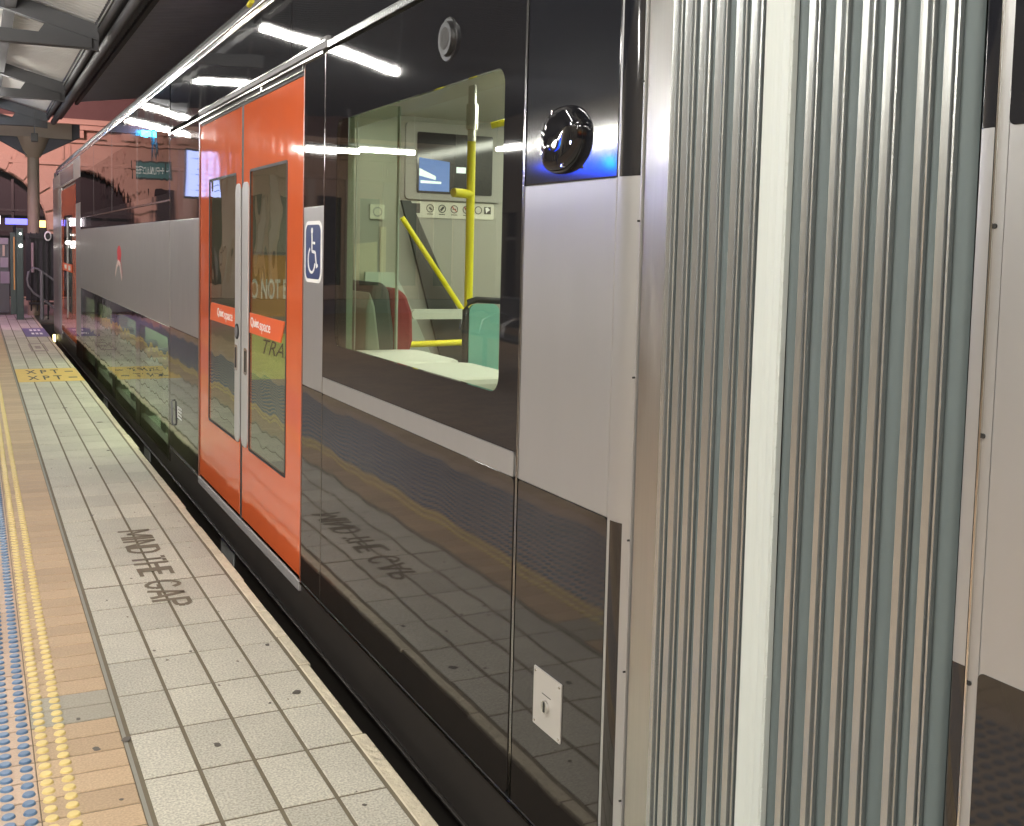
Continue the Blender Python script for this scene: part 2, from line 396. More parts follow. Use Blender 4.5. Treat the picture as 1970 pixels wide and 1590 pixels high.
# D: big window panel
wy0, wy1, wz0, wz1 = 2.512, 3.935, 1.088, 1.918
win = plate('window', [(2.402, .952), (4.085, .952), (4.085, zG), (2.402, zG)], [rrect(wy0, wy1, wz0, wz1, .045)], YZ, D, D+.012, m_black, car)
plate('pane', rrect(wy0+.0005, wy1-.0005, wz0+.0005, wz1-.0005, .045), [], YZ, D+.0004, D+.0014, g_win, win)
win['label'] = 'wide flush window with rounded clear pane in a black surround'
panel(car, 'waist_stripe', 2.415, 4.085, zW0, .9505, m_silver, r=.006, bev=.0008)
panel(car, 'lower_panel', 2.41, 4.085, zB+.002, zW0-.001, m_dark, r=.02)
# E: end panel
panel(car, 'upper_panel', 1.962, 2.385, zW1, 2.9, m_blackw)
panel(car, 'waist_panel', 1.962, 2.387, zW0+.001, zW1-.001, m_silver)
panel(car, 'lower_panel', 1.962, 2.385, zB, zW0, m_dark, r=.012)
# F: rounded corner strip (three lengths) and G: stainless end return
def corner(p, z0, z1, m, name, yA=1.953, yB=1.886, x=D):
    b = MB(); n = 10; pts = []
    for k in range(n+1):
        t = k/n; pts.append((x+.016*t**2.2, yA+(yB-yA)*t))
    vs = [(px, py, z) for z in (z0, z1) for px, py in pts]; b.add(vs, [(k, k+1, n+2+k, n+1+k) for k in range(n)], 0, True)
    b.box(x+.018, x+.05, min(yA, yB), max(yA, yB), z0, z1)
    return b.build(name, m, p)
corner(car, -.35, 2.9, m_silver, 'corner_trim'); corner(car, zW1, 2.9, m_blackw, 'corner_inlay', 1.950, 1.888, D-.0012); corner(car, -.35, zW0, m_dark, 'corner_inlay', 1.947, 1.894, D-.0012)
b = MB(); b.box(D+.0008, D+.03, 1.9535, 1.9605, -.35, 2.9); b.build('seam_trim', m_silver, car)
b = MB(); b.box(D+.010, D+.05, 1.781, 1.874, -.6, 2.9); b.build('end_return', m_steel, car, .004)
b = MB(); b.box(D+.006, D+.05, 1.8765, 1.8815, -.6, 2.9); b.build('end_gasket', m_silver, car)
for z in (.02, .30, .58, .86, 1.2, 1.52, 1.80, 2.05): b = MB(); b.tube([(D+.001, 1.8795, z), (D+.012, 1.8795, z)], .0022, 8); b.build('rivet', m_rubd, car)
# seams: backing and bright edges
for y in (7.755, 4.088, 2.394): b = MB(); b.box(D+.012, D+.09, y-.008, y+.008, -.1, 2.6); b.build('seam_backing', m_rubd, car)
for y in (6.685, 4.381): b = MB(); b.box(D+.026, D+.09, y-.012, y+.012, -.1, 2.6); b.build('seam_backing', m_rubd, car)
for y, z0 in ((7.7605, -.0), (4.0885, .05), (2.3915, .06), (2.3975, .06)): b = MB(); b.box(D-.0008, D+.012, y-.0013, y+.0013, z0, 2.19); b.build('seam_trim', m_chrome, car)
b = MB(); b.box(D+.002, D+.03, 1.9, 7.75, .046, .060); b.box(D+.03, D+.06, 1.9, 7.75, .0, .060); b.build('sill_gasket', m_rubd, car)
for a_ in ((D-.004, D+.02, 1.88, 4.375, .052, .058), (D-.004, D+.02, 6.68, 7.75, .046, .0505)): b = MB(); b.box(*a_); b.build('sill_trim', m_chrome, car)
b = MB(); b.box(D+.026, D+.045, 2.40, 4.085, .86, 1.0); b.box(D+.026, D+.045, 1.9, 2.39, .5, 2.2); b.build('panel_backing', m_rubd, car)
b = MB(); b.box(D+.003, D+.023, 2.42, 4.08, .8805, .8962); b.build('joint_light_block', m_rubd, car)  # hidden strip added to block interior light leaking through the joint
# skirt and underframe
b = MB(); b.box(D+.006, D+.06, 1.78, 20, -.14, .044); b.box(D-.002, D+.03, 1.78, 20, -.155, -.145); b.box(D+.03, D+.08, 1.78, 20, -.62, -.14)
b.build('skirt', m_skirt, car, .002)
for y0 in (5.80, 8.9, 12.0): b = MB(); b.box(D+.024, D+.05, y0, y0+.32, -.27, -.158); b.build('step_plate', m_grey, car)
# gutter and door header
b = MB(); b.box(D-.012, D+.02, 1.9, 4.06, 2.199, 2.219)
y = 1.9
while y < 4.05: b.box(D-.0132, D-.012, y, y+.009, 2.201, 2.215); y += .022
b.box(D-.014, D+.0, 1.9, 4.06, 2.219, 2.222)
b.build('gutter', m_alu, car, .001)
b = MB(); b.box(D-.014, D+.02, 4.05, 6.62, 2.205, 2.228); b.box(D-.015, D+.01, 4.03, 4.12, 2.20, 2.245); b.box(D-.015, D+.01, 6.38, 6.48, 2.2, 2.24)
b.build('door_gutter', m_band, car, .002)
b = MB(); b.box(D-.016, D-.006, 4.05, 6.62, 2.2285, 2.2325); b.box(D-.01, D+.02, 4.1, 7.75, 2.190, 2.197)
b.box(D-.004, D+.02, 4.41, 6.64, 2.163, 2.167); b.box(D-.004, D+.02, 4.40, 4.406, 2.163, 2.19); b.box(D-.004, D+.02, 5.1, 5.13, 2.163, 2.19)
b.build('header_trim', m_chrome, car)
b = MB(); b.box(D+.004, D+.05, 4.38, 6.69, 2.15, 2.19); b.box(D+.03, D+.05, 4.38, 6.69, 2.13, 2.16); b.build('door_header', m_rubd, car)
# cove above the gutter and roof shoulder
b = MB(); n = 8; prof = [(D+.002+-.001+.004*(k/n)**2, 2.23+.31*k/n) for k in range(n+1)]
for y0, y1 in ((1.9, 4.60), (4.607, 6.98), (6.987, 7.75)):
    vs = [(px, yy, pz) for yy in (y0, y1) for px, pz in prof]; b.add(vs, [(k, k+1, n+2+k, n+1+k) for k in range(n)], 0, True)
b.build('roof_cove', m_black, car)
b = MB(); b.box(D+.036, D+.09, 1.9, 7.75, 2.2, 2.54); b.build('cove_backing', m_rubd, car)
b = MB(); b.tube([(D+.02, 1.9, 2.555), (D+.02, 19.3, 2.555), (D+.06, 20.0, 2.50)], .012, 10); b.tube([(D+.012, 1.9, 2.585), (D+.012, 19.3, 2.585), (D+.06, 20.0, 2.52)], .008, 8)
b.box(D+.01, D+.06, 1.9, 19.3, 2.562, 2.575)
b.build('roof_rail', m_chrome, car)
b = MB(); n = 10; prof = [(D+.03+1.45*math.sin(PI/2*k/n), 2.57+.55*(1-math.cos(PI/2*k/n))) for k in range(n+1)]
prof = [(D+.03+1.45*(1-math.cos(PI/2*k/n)), 2.57+.5*math.sin(PI/2*k/n)) for k in range(n+1)]
prof = prof+[(2*2.69-px, pz) for px, pz in prof[::-1]]
vs = [(px, yy, pz) for yy in (1.9, 19.9) for px, pz in prof]; nn = len(prof)
b.add(vs, [(k, k+1, nn+k+1, nn+k) for k in range(nn-1)]+[tuple(range(nn)), tuple(range(nn, 2*nn))[::-1]], 0, False)
b.build('roof', mat('roof_grey', (.07, .07, .075), .5), car)
b = MB()
for y, z, u in [(6.1+.045*k, 2.505-.004*k, 1) for k in range(7)]+[(4.75+.05*k, 2.50, 1) for k in range(6)]+[(4.6+.05*k, 2.41, 1) for k in range(5)]+[(6.3+.05*k, 2.40, 1) for k in range(6)]:
    b = MB(); b.tube([(D+.004, y, z), (D+.03, y, z)], .0028, 6); b.build('roof_rivet', m_chrome, car)

# ---- doors (two leaves)
def leaf(y0, y1, gy0, gy1, sy0, sy1, sticker, lbl, recess):
    d = plate('door', [(y0, .071), (y1, .071), (y1, 2.146), (y0, 2.146)], [rrect(gy0, gy1, .45, 1.815, .012)], YZ, D+.003, D+.016, m_red, car, .003)
    d['label'] = lbl
    plate('door_glass', rrect(gy0+.001, gy1-.001, .451, 1.814, .012), [], YZ, D+.0045, D+.006, g_door, d)
    plate('glass_gasket', rrect(gy0-.009, gy1+.009, .441, 1.824, .018), [rrect(gy0+.004, gy1-.004, .454, 1.811, .01)], YZ, D+.0012, D+.005, m_rubd, d)
    plate('grip_strip', rrect(sy0, sy1, .445, 1.765, .045), [], YZ, D-.003, D+.004, m_grey, d, .002)
    b = MB(); b.prism(sticker, YZ, D+.0005, D+.0042); st = b.build('quiet_sticker', m_orange, d)
    rc = plate('handle_recess', rrect(recess-.032, recess+.032, .812, .945, .012), [rrect(recess-.020, recess+.020, .826, .931, .006)], YZ, D-.006, D-.003, m_chrome, d)
    b = MB(); b.box(D-.0036, D-.003, recess-.020, recess+.020, .826, .931); b.build('handle_slot', m_rubd, d)
    return d
leafL = leaf(5.556, 6.645, 5.672, 6.375, 5.550, 5.662, [(6.34, 1.028), (5.690, 1.028), (5.690, 1.128), (6.29, 1.128), (6.31, 1.12)], 'left red-orange door leaf with the black door button', 5.625)
leafR = leaf(4.392, 5.501, 4.655, 5.352, 5.372, 5.506, [(5.340, 1.028), (4.74, 1.028), (4.672, 1.126), (5.340, 1.126)], 'right red-orange door leaf nearer the wheelchair sign', 5.408)
for lf, yq, ys in ((leafL, 6.13, 5.95), (leafR, 5.315, 5.14)):
    text('lettering', 'Quiet', (D+.0003, yq, 1.055), (0, -1, 0), (0, 0, 1), .17, .052, m_white, lf, bold=.016, thick=.0008)
    text('lettering', 'space', (D+.0003, ys-.012, 1.040), (0, -1, 0), (0, 0, 1), .205, .050, m_white, lf, bold=.0, thick=.0008)
b = MB(); b.box(D+.005, D+.05, 5.502, 5.555, .06, 2.15); b.build('door_seal', m_rubd, car)
b = MB(); b.tube([(D-.008, 5.60, 1.015), (D-.003, 5.60, 1.015)], .04, 20); b.tube([(D-.011, 5.60, 1.015), (D-.008, 5.60, 1.015)], .027, 20, 1)
b.build('door_button', [m_rubd, m_band], car)
b = MB(); b.box(D-.006, D+.02, 4.385, 6.66, .016, .060); b.build('door_sill', mat('sill_grey', (.30, .29, .285), .45), car, .003)
# door jamb edges
m_jamb = mat('jamb', (.22, .06, .03), .3)
for a_ in ((D-.0008, D+.02, 4.3775, 4.3885, .06, 2.17), (D-.0008, D+.02, 6.6505, 6.686, .055, 2.17)): b = MB(); b.box(*a_); b.build('door_jamb', m_jamb, car)

# ---- wheelchair sign
sg = plate('accessible_sign', rrect(4.112, 4.352, 1.312, 1.556, .045), [], YZ, D-.0010, D, m_white, car)
plate('sign_field', rrect(4.128, 4.336, 1.327, 1.541, .034), [], YZ, D-.0020, D-.0010, m_blue, sg)
b = MB()
def stroke(b, pts, w, d0, d1, fn=YZ, mi=0):
    for i in range(len(pts)-1):
        (a0, c0), (a1, c1) = pts[i], pts[i+1]; dx, dy = a1-a0, c1-c0; L = math.hypot(dx, dy) or 1; nx, ny = -dy/L*w/2, dx/L*w/2
        b.prism([(a0+nx, c0+ny), (a1+nx, c1+ny), (a1-nx, c1-ny), (a0-nx, c0-ny)], fn, d0, d1, mi)
def sy(u, v): return (4.232-u, 1.434+v)        # u to the right as read, v up
k0, k1 = D-.0032, D-.0022
b.prism([sy(-.012+.0125*math.cos(t), .083+.0125*math.sin(t)) for t in [2*PI*k/14 for k in range(14)]], YZ, k0, k1)
stroke(b, [sy(-.012, .070), sy(-.010, .002), sy(.036, -.002), sy(.056, -.062)], .012, k0, k1)
stroke(b, [sy(.050, -.060), sy(.072, -.052)], .011, k0-.0001, k1)
stroke(b, [sy(-.011, .036), sy(.030, .034)], .010, k0-.0001, k1)
stroke(b, [sy(-.014+.05*math.cos(t), -.032+.05*math.sin(t)) for t in [rad(118+k*15) for k in range(16)]], .010, k0-.0002, k1)
b.build('wheelchair_symbol', m_white, sg)

# ---- camera dome, lock plate, speaker, release handle, logo
def disc(b, y, z, r0, r1, x0, x1, n=28, mi=0):
    vs = [(x0, y+r0*math.cos(2*PI*k/n), z+r0*math.sin(2*PI*k/n)) for k in range(n)]+[(x1, y+r1*math.cos(2*PI*k/n), z+r1*math.sin(2*PI*k/n)) for k in range(n)]
    b.add(vs, [(k, (k+1) % n, n+(k+1) % n, n+k) for k in range(n)], mi, True); b.add(vs[n:], [tuple(range(n))], mi)
dome = bpy.data.objects.new('camera_dome', None); COL.objects.link(dome); dome.location = (D, 2.182, 1.708); dome.parent = car; dome.matrix_parent_inverse = Matrix.Translation(-Vector(car.location))
COL.objects.unlink(dome); bpy.data.objects.remove(dome)
out = [(-.098, -.05), (-.086, -.072), (-.045, -.088), (.02, -.085), (.07, -.060), (.098, -.02), (.100, .03), (.088, .050), (.045, .082), (0, .088), (-.05, .078), (-.088, .050), (-.105, .015)]
oo = []
for i in range(len(out)):
    p0, p1, p2, p3 = [out[(i+j-1) % len(out)] for j in range(4)]
    for t in (0, .33, .66):
        oo.append(tuple(.5*((2*p1[a])+(-p0[a]+p2[a])*t+(2*p0[a]-5*p1[a]+4*p2[a]-p3[a])*t*t+(-p0[a]+3*p1[a]-3*p2[a]+p3[a])*t**3) for a in (0, 1)))
b = MB(); nn = len(oo); lv = [(.86, 0), (.85, -.010), (.81, -.020), (.72, -.027), (.52, -.030), (.3, -.031), (.1, -.0315)]
vs = [(D+dx, 2.182-u*s, 1.708+v*s) for s, dx in lv for u, v in oo]
b.add(vs, [(a*nn+k, a*nn+(k+1) % nn, (a+1)*nn+(k+1) % nn, (a+1)*nn+k) for a in range(len(lv)-1) for k in range(nn)]+[tuple(range((len(lv)-1)*nn, len(lv)*nn))], 0, True)
cd = b.build('camera_dome', mat('dome_black', (.010, .010, .012), .04, ior=1.5, bump=.7, bscale=17, bdist=.005, detail=0), car)
b = MB()
for u, v in ((-.03, .07), (.07, .03), (.075, -.015), (.03, -.07), (-.08, -.03)): b = MB(); b.tube([(D-.012, 2.182-u*.88, 1.708+v*.88), (D-.028, 2.182-u*.88, 1.708+v*.88)], .004, 8); b.build('dome_screw', m_chrome, cd)
hp = plate('lock_plate', rrect(2.133, 2.270, .315, .457, .003), [], YZ, D-.003, D, mat('plate_grey', (.50, .48, .45), .4, metal=.3), car, .0008)
b = MB()
for yy in (2.142, 2.262):
    for zz in (.324, .447): b = MB(); disc(b, yy, zz, .004, .0035, D-.003, D-.0045, 12); b.build('plate_screw', m_chrome, hp)
b = MB(); disc(b, 2.203, .378, .016, .015, D-.003, D-.010, 24); b.build('lock', m_chrome, hp)
b = MB(); b.box(D-.0112, D-.0102, 2.2, 2.206, .366, .390); b.build('key_slot', m_rubd, hp)
b = MB(); b.box(D-.0034, D-.0030, 2.182, 2.226, .4025, .4045); b.build('plate_caption', m_rubd, hp)
sp = MB(); disc(sp, 2.886, 2.045, .062, .060, D, D-.004, 30); disc(sp, 2.880, 2.045, .050, .046, D-.004, D-.016, 30)
sp = sp.build('speaker', mat('speaker_ring', (.010, .010, .011), .45), car)
b = MB(); disc(b, 2.880, 2.045, .032, .031, D-.016, D-.017, 24); b.build('speaker_mesh', mat('speaker_mesh', (.03, .03, .028), .7, bump=.8, bscale=400, bdist=.002), sp)
hd = MB(); hd.tube([(D, 7.60, .395), (D-.010, 7.60, .395), (D-.014, 7.595, .385), (D-.014, 7.565, .245), (D-.010, 7.56, .232), (D, 7.56, .232)], .006, 10)
hd.build('release_handle', m_band, car)
b = MB()
for k in range(4): b.box(D-.001, D, 7.28, 7.42, .30+.022*k, .31+.022*k)
b.box(D-.001, D, 7.42, 7.44, .30, .375); b.build('handle_notice', m_white, car)
b = MB(); b.prism([(10.68+.16*math.cos(t)*(1 if math.sin(t) > 0 else .8), 1.335+.095*math.sin(t)) for t in [2*PI*k/20 for k in range(20)]], YZ, D-.001, D+.0)
b.prism([(10.60, 1.30), (10.50, 1.26), (10.43, 1.14), (10.50, 1.25)], YZ, D-.0009, D)
lg = b.build('operator_logo', mat('logo_red', (.62, .03, .05), .4), car)
b = MB(); stroke(b, [(10.97, 1.15), (10.86, 1.235), (10.72, 1.275), (10.62, 1.26), (10.47, 1.12)], .045, D-.0022, D-.0012); b.build('logo_legs', mat('logo_pale', (.75, .6, .56), .4), lg)

# ---- double-deck middle section
yA, yE = 14.72, 7.765
panel(car, 'waist_panel', yE, yA, .880, 1.612, m_silver)
panel(car, 'upper_sill', yE, yA, 1.613, 1.745, m_black)
b = MB(); b.box(D-.003, D+.02, yE, yA, 1.747, 1.757); b.build('upper_sill_trim', m_chrome, car)
sm_ = [yE, 9.42, 11.25, 13.03, yA]
for i in range(4):
    y0, y1 = sm_[i]+.008, sm_[i+1]-.008
    w = plate('upper_window', [(y0, 1.76), (y1, 1.76), (y1, 2.535), (y0, 2.535)], [rrect(y0+.07, y1-.07, 1.80, 2.30, .05)], YZ, D, D+.012, m_black, car)
    plate('pane', rrect(y0+.071, y1-.071, 1.801, 2.299, .05), [], YZ, D+.0005, D+.0015, g_up, w)
for y in sm_: b = MB(); b.box(D+.014, D+.06, y-.02, y+.02, -.1, 2.5); b.build('pillar', m_rubd, car)
for y in sm_[1:-1]: b = MB(); b.box(D-.0008, D+.012, y-.003, y+.003, 1.76, 2.53); b.build('window_seam', m_band, car)
lw = [(7.84, 9.28), (9.52, 11.03), (11.28, 12.72), (12.98, 14.42)]
zl0, zl1 = -.055, .872
lo = [(yE, zl0), (yA, zl0), (yA, .878), (yE, .878)]
plate('lower_panel', lo, [rrect(a, c, -.035, .80, .04) for a, c in lw], YZ, D, D+.012, m_dark, car)
for a, c in lw: plate('lower_window', rrect(a+.001, c-.001, -.034, .799, .04), [], YZ, D+.0005, D+.0015, g_low, car)
# ---- cab end of the carriage
panel(car, 'waist_panel', 14.735, 15.45, .25, 1.95, m_silver); panel(car, 'lower_panel', 14.735, 15.45, -.05, .249, m_dark)
panel(car, 'upper_panel', 14.735, 18.6, 2.27, 2.53, m_silver)
panel(car, 'upper_panel', 14.735, 15.45, 1.951, 2.269, m_black)
cab = plate('cab_door', [(15.50, .10), (18.05, .10), (18.05, 2.22), (15.50, 2.22)], [rrect(16.05, 17.75, .46, 1.83, .03)], YZ, D+.002, D+.03, m_red, car, .003)
plate('door_glass', rrect(16.051, 17.749, .461, 1.829, .03), [], YZ, D+.004, D+.006, g_door, cab)
b = MB(); b.prism(rrect(16.80, 16.98, .36, 1.80, .05), YZ, D-.003, D+.003); b.build('grip_strip', m_grey, cab)
b = MB(); b.prism([(17.75, 1.03), (16.0, 1.03), (16.0, 1.14), (17.75, 1.14)], YZ, D-.004, D-.003); b.build('sticker', m_orange, cab)
b = MB(); b.prism([(17.4, 1.06), (16.98, 1.06), (16.98, 1.12), (17.4, 1.12)], YZ, D-.005, D-.0042); b.prism([(16.7, 1.05), (16.3, 1.05), (16.3, 1.12), (16.7, 1.12)], YZ, D-.005, D-.0042); b.build('sticker_print', m_white, cab)
b = MB(); b.tube([(D-.02, 16.25, 1.44), (D-.06, 16.05, 1.44)], .03, 10); b.build('cab_lamp', emit('cab_lamp', (1, .95, .9), 2), car)
panel(car, 'end_panel', 18.08, 18.6, -.05, 2.265, m_silver); panel(car, 'end_panel', 18.62, 19.95, -.05, 2.30, m_steel)
panel(car, 'end_panel', 18.62, 19.95, 2.305, 2.5, m_silver)
plate('destination_display', rrect(15.75, 18.2, 2.30, 2.50, .03), [], YZ, D-.004, D-.001, mat('display_glass', (.17, .16, .19), .2), car)
b = MB(); b.box(D+.02, 4.1, 19.96, 20.0, -.1, 2.6); b.box(D+.025, D+.03, 14.7, 19.96, -.1, 2.3); b.build('end_wall', mat('end_wall_grey', (.12, .11, .11), .5), car)
b = MB(); b.tube([(D-.03, 19.4, -.08), (D-.03, 19.4, -.20)], .022, 10); b.build('marker_lamp', emit('marker_lamp', (1, .85, .35), 3), car)

# ---- vestibule interior
FI = .07
m_floor = mat('vestibule_floor', (.10, .11, .11), .5, var=.2)
b = MB(); b.box(1.26, 4.08, 1.95, 7.0, .04, FI); b.build('floor', m_floor, car)
b = MB(); b.box(1.26, 4.08, 1.95, 7.0, 2.34, 2.38); b.build('ceiling', mat('ceiling_panel', (.55, .55, .46), .5), car)
b = MB(); b.box(4.08, 4.11, 1.95, 7.0, FI, 2.34); b.box(1.3, 4.08, 1.92, 1.95, FI, 2.34)
b.build('inner_wall', m_wall, car)
b = MB(); b.box(1.30, 4.08, 6.90, 6.93, FI, 2.34); b.box(1.245, 1.30, 6.6, 6.93, FI, 2.34)
bh = b.build('bulkhead', m_wall, car)
# sloping cove over the window and ceiling lights
b = MB(); b.prism([(1.26, 1.96), (1.60, 2.10), (2.2, 2.22), (2.2, 2.24), (1.26, 2.24)], lambda a, c, d: (a, d, c), 1.96, 6.88); b.build('ceiling_cove', mat('cove_panel', (.40, .40, .31), .45), car)
b = MB(); b.box(2.23, 2.33, 2.2, 6.6, 2.325, 2.338); b.build('ceiling_lamp', emit('vestibule_lamp', (1, 1, .90), 17), car)
b = MB(); b.box(3.75, 3.95, 2.2, 6.6, 2.325, 2.338); b.build('ceiling_lamp', emit('vestibule_lamp_b', (1, 1, .90), 17), car)
scr = plate('information_screen', rrect(2.585, 3.30, 1.79, 2.30, .03), [], XZ, 6.875, 6.90, m_bez, car, .004)
b = MB(); b.prism(rrect(2.665, 3.22, 1.835, 2.24, .012), XZ, 6.870, 6.8745); b.build('screen_glass', mat('dark_screen', (.015, .018, .022), .08), scr)
b = MB(); b.prism([(2.68, 1.85), (2.90, 1.85), (2.90, 2.05), (2.68, 2.07)], XZ, 6.8685, 6.8695); b.build('screen_image', emit('screen_image', (.10, .18, .42), .55), scr)
b = MB(); b.prism([(2.68, 2.00), (2.80, 1.95), (2.80, 1.925), (2.68, 1.95)], XZ, 6.8675, 6.868); b.prism([(2.69, 1.92), (2.84, 1.915), (2.84, 1.90), (2.69, 1.90)], XZ, 6.8675, 6.868)
b.prism([(2.95, 1.98), (3.02, 1.98), (3.02, 2.02), (2.95, 2.02)], XZ, 6.8675, 6.868); b.build('screen_image', emit('screen_white', (.7, .85, .8), .6), scr)
ic = plate('icon_strip', rrect(2.60, 3.25, 1.672, 1.780, .012), [], XZ, 6.893, 6.90, mat('icon_strip', (.62, .62, .52), .5), car)
b = MB(); b.box(2.625, 2.70, 6.890, 6.8925, 1.70, 1.765)
for cx in (2.772, 2.86, 2.95, 3.04, 3.13):
    n = 18
    b.add([(cx+r*math.cos(2*PI*k/n), 6.8905, 1.735+r*math.sin(2*PI*k/n)) for r in (.028, .022) for k in range(n)], [(k, (k+1) % n, n+(k+1) % n, n+k) for k in range(n)])
stroke(b, [(2.766, 1.742), (2.784, 1.724)], .012, 6.890, 6.8925, XZ); stroke(b, [(2.85, 1.722), (2.872, 1.748)], .014, 6.890, 6.8925, XZ)
stroke(b, [(2.938, 1.735), (2.964, 1.735)], .007, 6.890, 6.8925, XZ); stroke(b, [(3.03, 1.746), (3.05, 1.724)], .012, 6.890, 6.8925, XZ)
b.box(3.175, 3.225, 6.890, 6.8925, 1.71, 1.76)
for cx in (2.772, 2.86, 2.95, 3.04): b.box(cx-.022, cx+.022, 6.890, 6.8925, 1.694, 1.699)
b.build('pictogram', mat('pictogram_ink', (.05, .05, .045), .5), ic)
b = MB()
for cx in (2.95, 3.04): stroke(b, [(cx-.017, 1.752), (cx+.017, 1.718)], .006, 6.8885, 6.8898, XZ)
b.build('prohibition_bar', mat('pictogram_red', (.4, .03, .03), .5), ic)
b = MB(); b.prism([(3.182, 1.752), (3.2, 1.757), (3.218, 1.74), (3.2, 1.728), (3.19, 1.716)], XZ, 6.8885, 6.8898); b.build('pictogram_pale', m_white, ic)
# glazed doorway edges, stair enclosure and stair handrail on the bulkhead
b = MB(); b.prism([(3.05, FI), (3.45, FI), (2.62, 1.78), (2.555, 1.78)], XZ, 6.86, 6.889); b.build('stair_string', mat('stair_dark', (.05, .055, .05), .4), car)
b = MB(); b.prism([(2.30, FI), (3.10, FI), (2.56, 1.20), (2.50, 1.30), (2.30, 1.3)], XZ, 6.83, 6.858); b.build('stair_panel', m_green, car)
b = MB(); b.tube([(2.50, 6.70, 1.66), (2.72, 6.70, 1.36), (2.93, 6.70, 1.07), (2.965, 6.70, 1.035), (3.12, 6.70, 1.025)], .018, 12)
b.build('stair_handrail', m_ysteel, car)
b = MB(); b.tube([(2.18, 6.2, .872), (2.78, 6.2, .885)], .019, 12); b.build('low_handrail', m_ysteel, car)
b = MB(); b.prism(rrect(2.56, 2.96, 1.0, 1.065, .025), XZ, 6.64, 6.68); b.build('bulkhead_pad', mat('pad', (.55, .6, .5), .4), car)
dv = plate('intercom', rrect(2.345, 2.445, 1.648, 1.746, .006), [], XZ, 6.88, 6.90, mat('intercom', (.6, .6, .5), .4), car)
b = MB(); n = 20; b.add([(2.395+r*math.cos(2*PI*k/n), 6.879, 1.697+r*math.sin(2*PI*k/n)) for r in (.033, .024) for k in range(n)], [(k, (k+1) % n, n+(k+1) % n, n+k) for k in range(n)]); b.build('intercom_ring', m_bez, dv)
b = MB(); b.prism([(2.24, .9), (2.40, .9), (2.40, 1.50), (2.24, 1.48)], XZ, 6.885, 6.897); b.prism([(2.42, 1.3), (2.46, 1.3), (2.46, 1.6), (2.42, 1.6)], XZ, 6.885, 6.897); b.build('bulkhead_cover', mat('cover', (.5, .48, .36), .5), car)
# pole
pl = MB(); pl.tube([(1.96, 4.4, FI), (1.96, 4.4, 1.93)], .0185, 16); pl = pl.build('grab_pole', m_ysteel, car)
b = MB(); b.tube([(1.96, 4.4, 1.93), (1.96, 4.4, 2.34)], .0185, 16); b.tube([(1.96, 4.4, 1.98), (1.96, 4.4, 2.09)], .026, 16); b.build('pole_socket', m_chrome, pl)
b = MB(); b.tube([(1.96, 4.4, 1.70), (1.90, 4.38, 1.702), (1.865, 4.37, 1.703)], .020, 14); b.build('pole_button', m_ysteel, pl)
b = MB(); b.tube([(2.03, 4.35, 2.0), (2.10, 4.3, 2.02), (2.6, 4.1, 2.03)], .015, 12); b.build('ceiling_handrail', m_ysteel, car)
# draught screens
gp = MB(); gp.box(1.262, 1.53, 4.145, 4.157, FI, 2.02); gp = gp.build('glass_partition', g_part, car)
b = MB(); b.box(1.528, 1.534, 4.14, 4.162, FI, 2.02); b.box(1.352, 1.355, 4.140, 4.144, .9, 1.95); b.build('partition_edge', mat('glass_edge', (.5, .6, .5), .15), gp)
b = MB(); b.box(1.262, 1.352, 4.17, 4.19, FI, 2.02); b.build('partition_panel', m_green, car)
tl = plate('teal_screen', rrect(1.60, 1.72, .80, 1.262, .03), [], XZ, 3.58, 3.595, mat('teal_acrylic', (.26, .60, .50), .15, ior=1.45), car)
b = MB(); b.tube([(1.588, 3.587, .78), (1.588, 3.587, 1.24), (1.60, 3.587, 1.268), (1.63, 3.587, 1.277), (1.76, 3.587, 1.270)], .012, 10); b.build('screen_frame', m_rubd, tl)
b = MB(); b.prism(rrect(1.50, 1.50+.001, 0, 0.001, .0004), XZ, 3.58, 3.581)
# seats
def seat(y, x0, x1, lab, pm):
    s = MB(); n = 8
    s.prism([(y+.02, .50), (y+.50, .47), (y+.50, .53), (y+.04, .58)], lambda a, c, d: (d, a, c), x0, x1)
    q = s.build('seat', m_seatg, car, .02)
    if lab: q['label'] = lab
    b = MB(); prof = [(y-.02, .50), (y-.075, 1.0), (y-.10, 1.24), (y-.075, 1.28), (y-.02, 1.28), (y+.02, 1.22), (y+.045, 1.0), (y+.10, .55)]
    b.prism(prof, lambda a, c, d: (d, a, c), x0+.02, x1-.02); b.build('backrest', pm, q, .03)
    b = MB(); prof = [(y-.045, .46), (y-.105, 1.0), (y-.125, 1.18), (y-.11, 1.19), (y-.08, 1.0), (y-.015, .48)]
    b.prism(prof, lambda a, c, d: (d, a, c), x0, x1); b.build('seat_shell', m_shell, q, .015)
    return q
q = MB(); q.prism(rrect(1.56, 1.98, .50, .60, .03), XZ, 4.35, 4.85); q = q.build('seat', m_seatg, car, .02)
b = MB(); b.prism([(1.485, .50), (1.47, 1.0), (1.475, 1.20), (1.49, 1.275), (1.515, 1.21), (1.545, .98), (1.60, .52)], XZ, 4.36, 4.84); b.build('seat_shell', m_shell, q, .012)
b = MB(); b.prism([(1.545, .55), (1.525, 1.0), (1.50, 1.22), (1.505, 1.30), (1.55, 1.315), (1.585, 1.28), (1.61, 1.1), (1.62, .55)], XZ, 4.38, 4.82); b.build('backrest', m_seatg, q, .02)
b = MB(); b.prism([(1.63, .55), (1.61, 1.1), (1.585, 1.28), (1.62, 1.29), (1.67, 1.26), (1.70, 1.18), (1.705, 1.06), (1.68, .97), (1.70, .80), (1.71, .55)], XZ, 4.40, 4.80); b.build('back_cushion', m_seatr, q, .02)
b = MB()
for y in (3.86, 3.35): b.prism(rrect(1.27, 1.60, y-.26, y+.22, .08), XY, 1.0, 1.055)
b.build('fold_down_seat', mat('pale_cushion', (.78, .82, .72), .5), car, .02)
